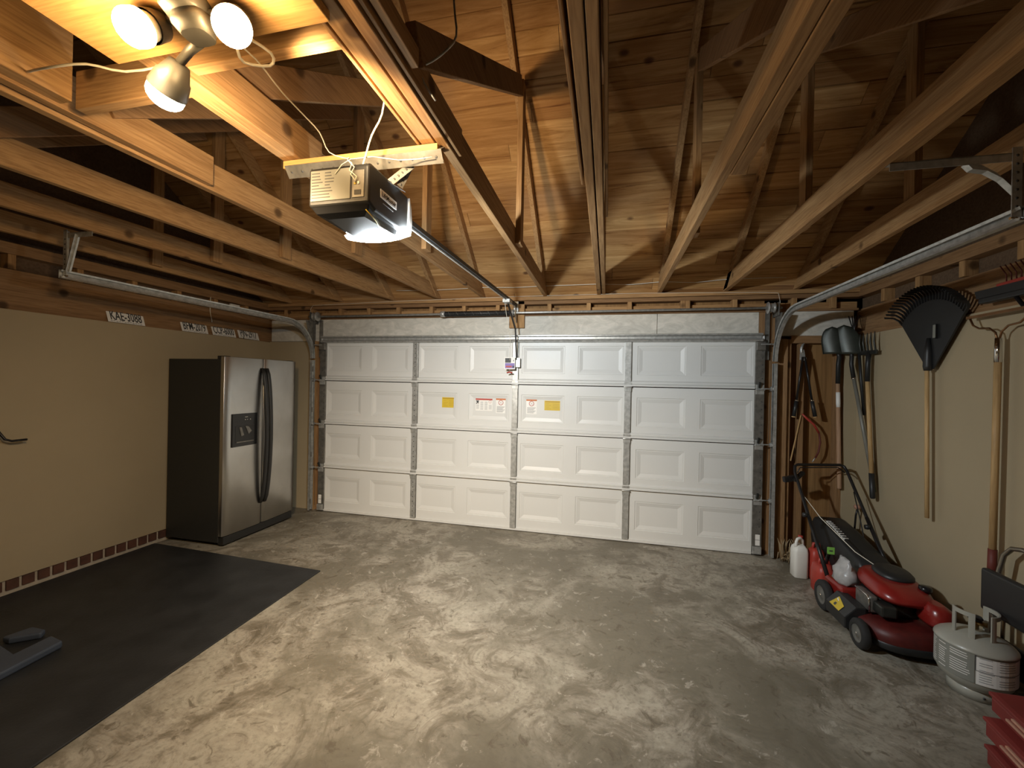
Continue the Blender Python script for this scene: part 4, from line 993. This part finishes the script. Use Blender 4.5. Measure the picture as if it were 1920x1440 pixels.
# ------------------------------------------------------------------ propane tank
TX, TY = 2.965, -1.705
t = thing('propane_tank', 'white propane tank with printed labels standing in front of the mower', 'propane tank', (TX, TY, 0))
b = B().m(M['offwhite']).lathe([(0, .045), (.06, .045), (.11, .055), (.142, .085), (.154, .12), (.155, .262), (.160, .266), (.159, .272), (.148, .285), (.122, .302), (.085, .317), (.04, .326), (0, .328)], (TX, TY, 0), (0, 0, 1), 48)
b.build('cylinder', t)
B().m(M['offwhite']).lathe([(.104, .002), (.108, .002), (.102, .06), (.098, .06), (.104, .002)], (TX, TY, 0), (0, 0, 1), 40).build('foot_ring', t)
b = B().m(M['label_dark']).lathe([(0, -.0), (.006, 0), (.006, .004), (0, .004)], (TX - .03, TY - .1045, .028), (0, -1, 0), 10); b.build('foot_hole', t)
def ringsurf(mat, r, a0, a1, z0, z1, b=None, n=14):
    b = b or B(); b.m(mat); P = []
    for i in range(n + 1):
        a = R(a0 + (a1 - a0) * i / n); P.append((b.bm.verts.new((TX + r * math.cos(a), TY + r * math.sin(a), z0)), b.bm.verts.new((TX + r * math.cos(a), TY + r * math.sin(a), z1))))
    for A, Q in zip(P, P[1:]): b.face([A[0], Q[0], Q[1], A[1]])
    return b
b = ringsurf(M['label_grey'], .1562, 150, 235, .115, .262)
b = ringsurf(M['label_white'], .1563, 237, 330, .115, .255, b)
lb = lab(b.build('safety_label', t, recalc=False), 'wrap-around grey and white instruction labels')
b = ringsurf(M['label_dark'], .1566, 148, 340, .262, .267)
ringsurf(M['label_dark'], .1567, 235.6, 237, .185, .262, b); ringsurf(M['label_dark'], .1567, 236, 330, .183, .186, b)
for i in range(11):
    z = .250 - i * .012
    for (a0, a1) in ((155, 172), (178, 195), (200, 230), (241, 262), (268, 300)):
        if random.random() < .85: ringsurf(M['label_grey2'] if a0 > 236 else M['label_white'], .1568, a0, a1 - random.uniform(0, 6), z, z + .0035, b, 4)
b.build('label_print', lb, recalc=False)
# collar
def collar(a0, a1):
    b = B().m(M['offwhite']); r = .088
    for (z0, z1, aa, bb) in ((.305, .445, a0, a0 + 16), (.305, .445, a1 - 16, a1), (.425, .447, a0, a1)):
        ringsurf(M['offwhite'], r, aa, bb, z0, z1, b, 14)
    o = b.build('collar', t, recalc=False); md = o.modifiers.new('s', 'SOLIDIFY'); md.thickness = .006; md.offset = 0
collar(165, 235); collar(275, 395)
b = B().m(M['brass']).tube([(TX, TY, .34), (TX, TY, .39)], .015, 12).tube([(TX, TY, .375), (TX + .035, TY - .03, .375)], .013, 12)
b.build('valve', t)
B().m(M['black']).lathe([(0, 0), (.028, 0), (.031, .008), (.026, .018), (0, .018)], (TX, TY, .39), (0, 0, 1), 14).build('valve_knob', t)

# ------------------------------------------------------------------ step stool
t = thing('step_stool', 'folded step stool with grey tube frame and black step by the propane tank', 'step stool', (3.12, -1.8, 0))
pts = [(3.10, -1.60, .003), (3.135, -1.59, .45), (3.155, -1.585, .62), (3.165, -1.60, .72), (3.17, -1.64, .77), (3.17, -1.70, .785), (3.17, -1.86, .785), (3.17, -1.94, .77), (3.165, -1.98, .72), (3.135, -2.0, .45), (3.10, -2.0, .003)]
B().m(M['alu']).tube(pts, .0125, 12).build('frame', t)
b = B().m(M['black']).box(3.075, 3.115, -1.995, -1.575, .40, .635); b.build('top_step', t, bevel=.014, seg=3)
b = B().m(M['black']).box(3.14, 3.17, -1.98, -1.61, .10, .26); b.build('lower_step', t, bevel=.01)
for y in (-1.615, -1.975): B().m(M['alu']).tube([(3.15, y, .003), (3.16, y, .56)], .009, 10).build('rear_leg', t)
lab(B().m(M['label_white']).tube([(3.137, -1.576, .46), (3.141, -1.575, .51)], .011, 10).build('leg_sticker', t), 'white sticker')
b = B().m(M['redplastic']).prism([(-1.765, .56), (-1.76, 1.02), (-1.80, 1.10), (-2.10, 1.10), (-2.14, 1.0), (-2.14, .0), (-1.9, .0)], 'x', 3.19, 3.205)
tag(b.build('plastic_panel', bevel=.006), 'red plastic sheet leaning on the right wall behind the step stool', 'panel')

# stacked trays
def tray(z, x0, y1, label):
    t = thing('storage_tray', label, 'storage tray', (x0 + .28, y1 - .35, z), 'stacked red trays')
    h = .092; x1, y0 = x0 + .50, y1 - .85
    sk = .11
    def ring(i, zz): return [(x0 + i, y1 - i, zz), (x1 - i, y1 - i + .0, zz), (x1 - i + -.0, y0 + i, zz), (x0 + i - sk, y0 + i, zz)]
    b = B().m(M['maroon']); b.loft([ring(.012, z + .001), ring(.0, z + .012), ring(.0, z + h - .022)], sm=False)
    b.build('base', t, bevel=.008)
    b = B().m(M['maroon']); b.loft([ring(-.006, z + h - .020), ring(-.006, z + h - .006), ring(.01, z + h - .001)], sm=False)
    b.build('lid', t, bevel=.003)
    dx, dy = -sk, -(.85); L = math.hypot(dx, dy); ux, uy = dx / L, dy / L
    for (a, c, zz) in ((.13, .40, .058), (.10, .34, .036)):
        lab(B().m(M['tan']).bar((x0 + ux * a - .004, y1 + uy * a, z + zz), (x0 + ux * c - .004, y1 + uy * c, z + zz), .012, .011).build('side_rib', t, bevel=.003), 'worn tan side rib')
    return t
tray(.0, 2.636, -2.237, 'faded red tray with tan ribs, lowest of the stack at lower right')
tray(.0935, 2.66, -2.195, 'faded red tray with tan ribs, in the middle of the stack')
tray(.187, 2.705, -2.16, 'faded red tray with tan ribs, on top of the stack')

# a few paint flecks on the floor
# ------------------------------------------------------------------ camera and light
cam = bpy.data.cameras.new('camera'); co = bpy.data.objects.new('camera', cam); C.objects.link(co)
cam.sensor_width = 36; cam.sensor_fit = 'HORIZONTAL'; cam.lens = 777.865 / 1920 * 36; cam.clip_start = .02
r_ = V((0.97422635, 0.22469655, 0.01986156)); u_ = V((-0.01968669, -0.00301887, 0.99980164)); f_ = V((-0.22471193, 0.97442411, -0.00148247))
co.matrix_world = Matrix(((r_.x, u_.x, -f_.x, .9931), (r_.y, u_.y, -f_.y, -4.4731), (r_.z, u_.z, -f_.z, 1.622), (0, 0, 0, 1)))
sc = bpy.context.scene; sc.camera = co
w = bpy.data.worlds.new('world'); sc.world = w; w.use_nodes = True
w.node_tree.nodes['Background'].inputs[0].default_value = (.02, .017, .014, 1); w.node_tree.nodes['Background'].inputs[1].default_value = .3
sc.view_settings.view_transform = 'Standard'; sc.view_settings.look = 'None'; sc.view_settings.gamma = 1; sc.view_settings.exposure = 0.0
sc.view_settings.use_curve_mapping = False
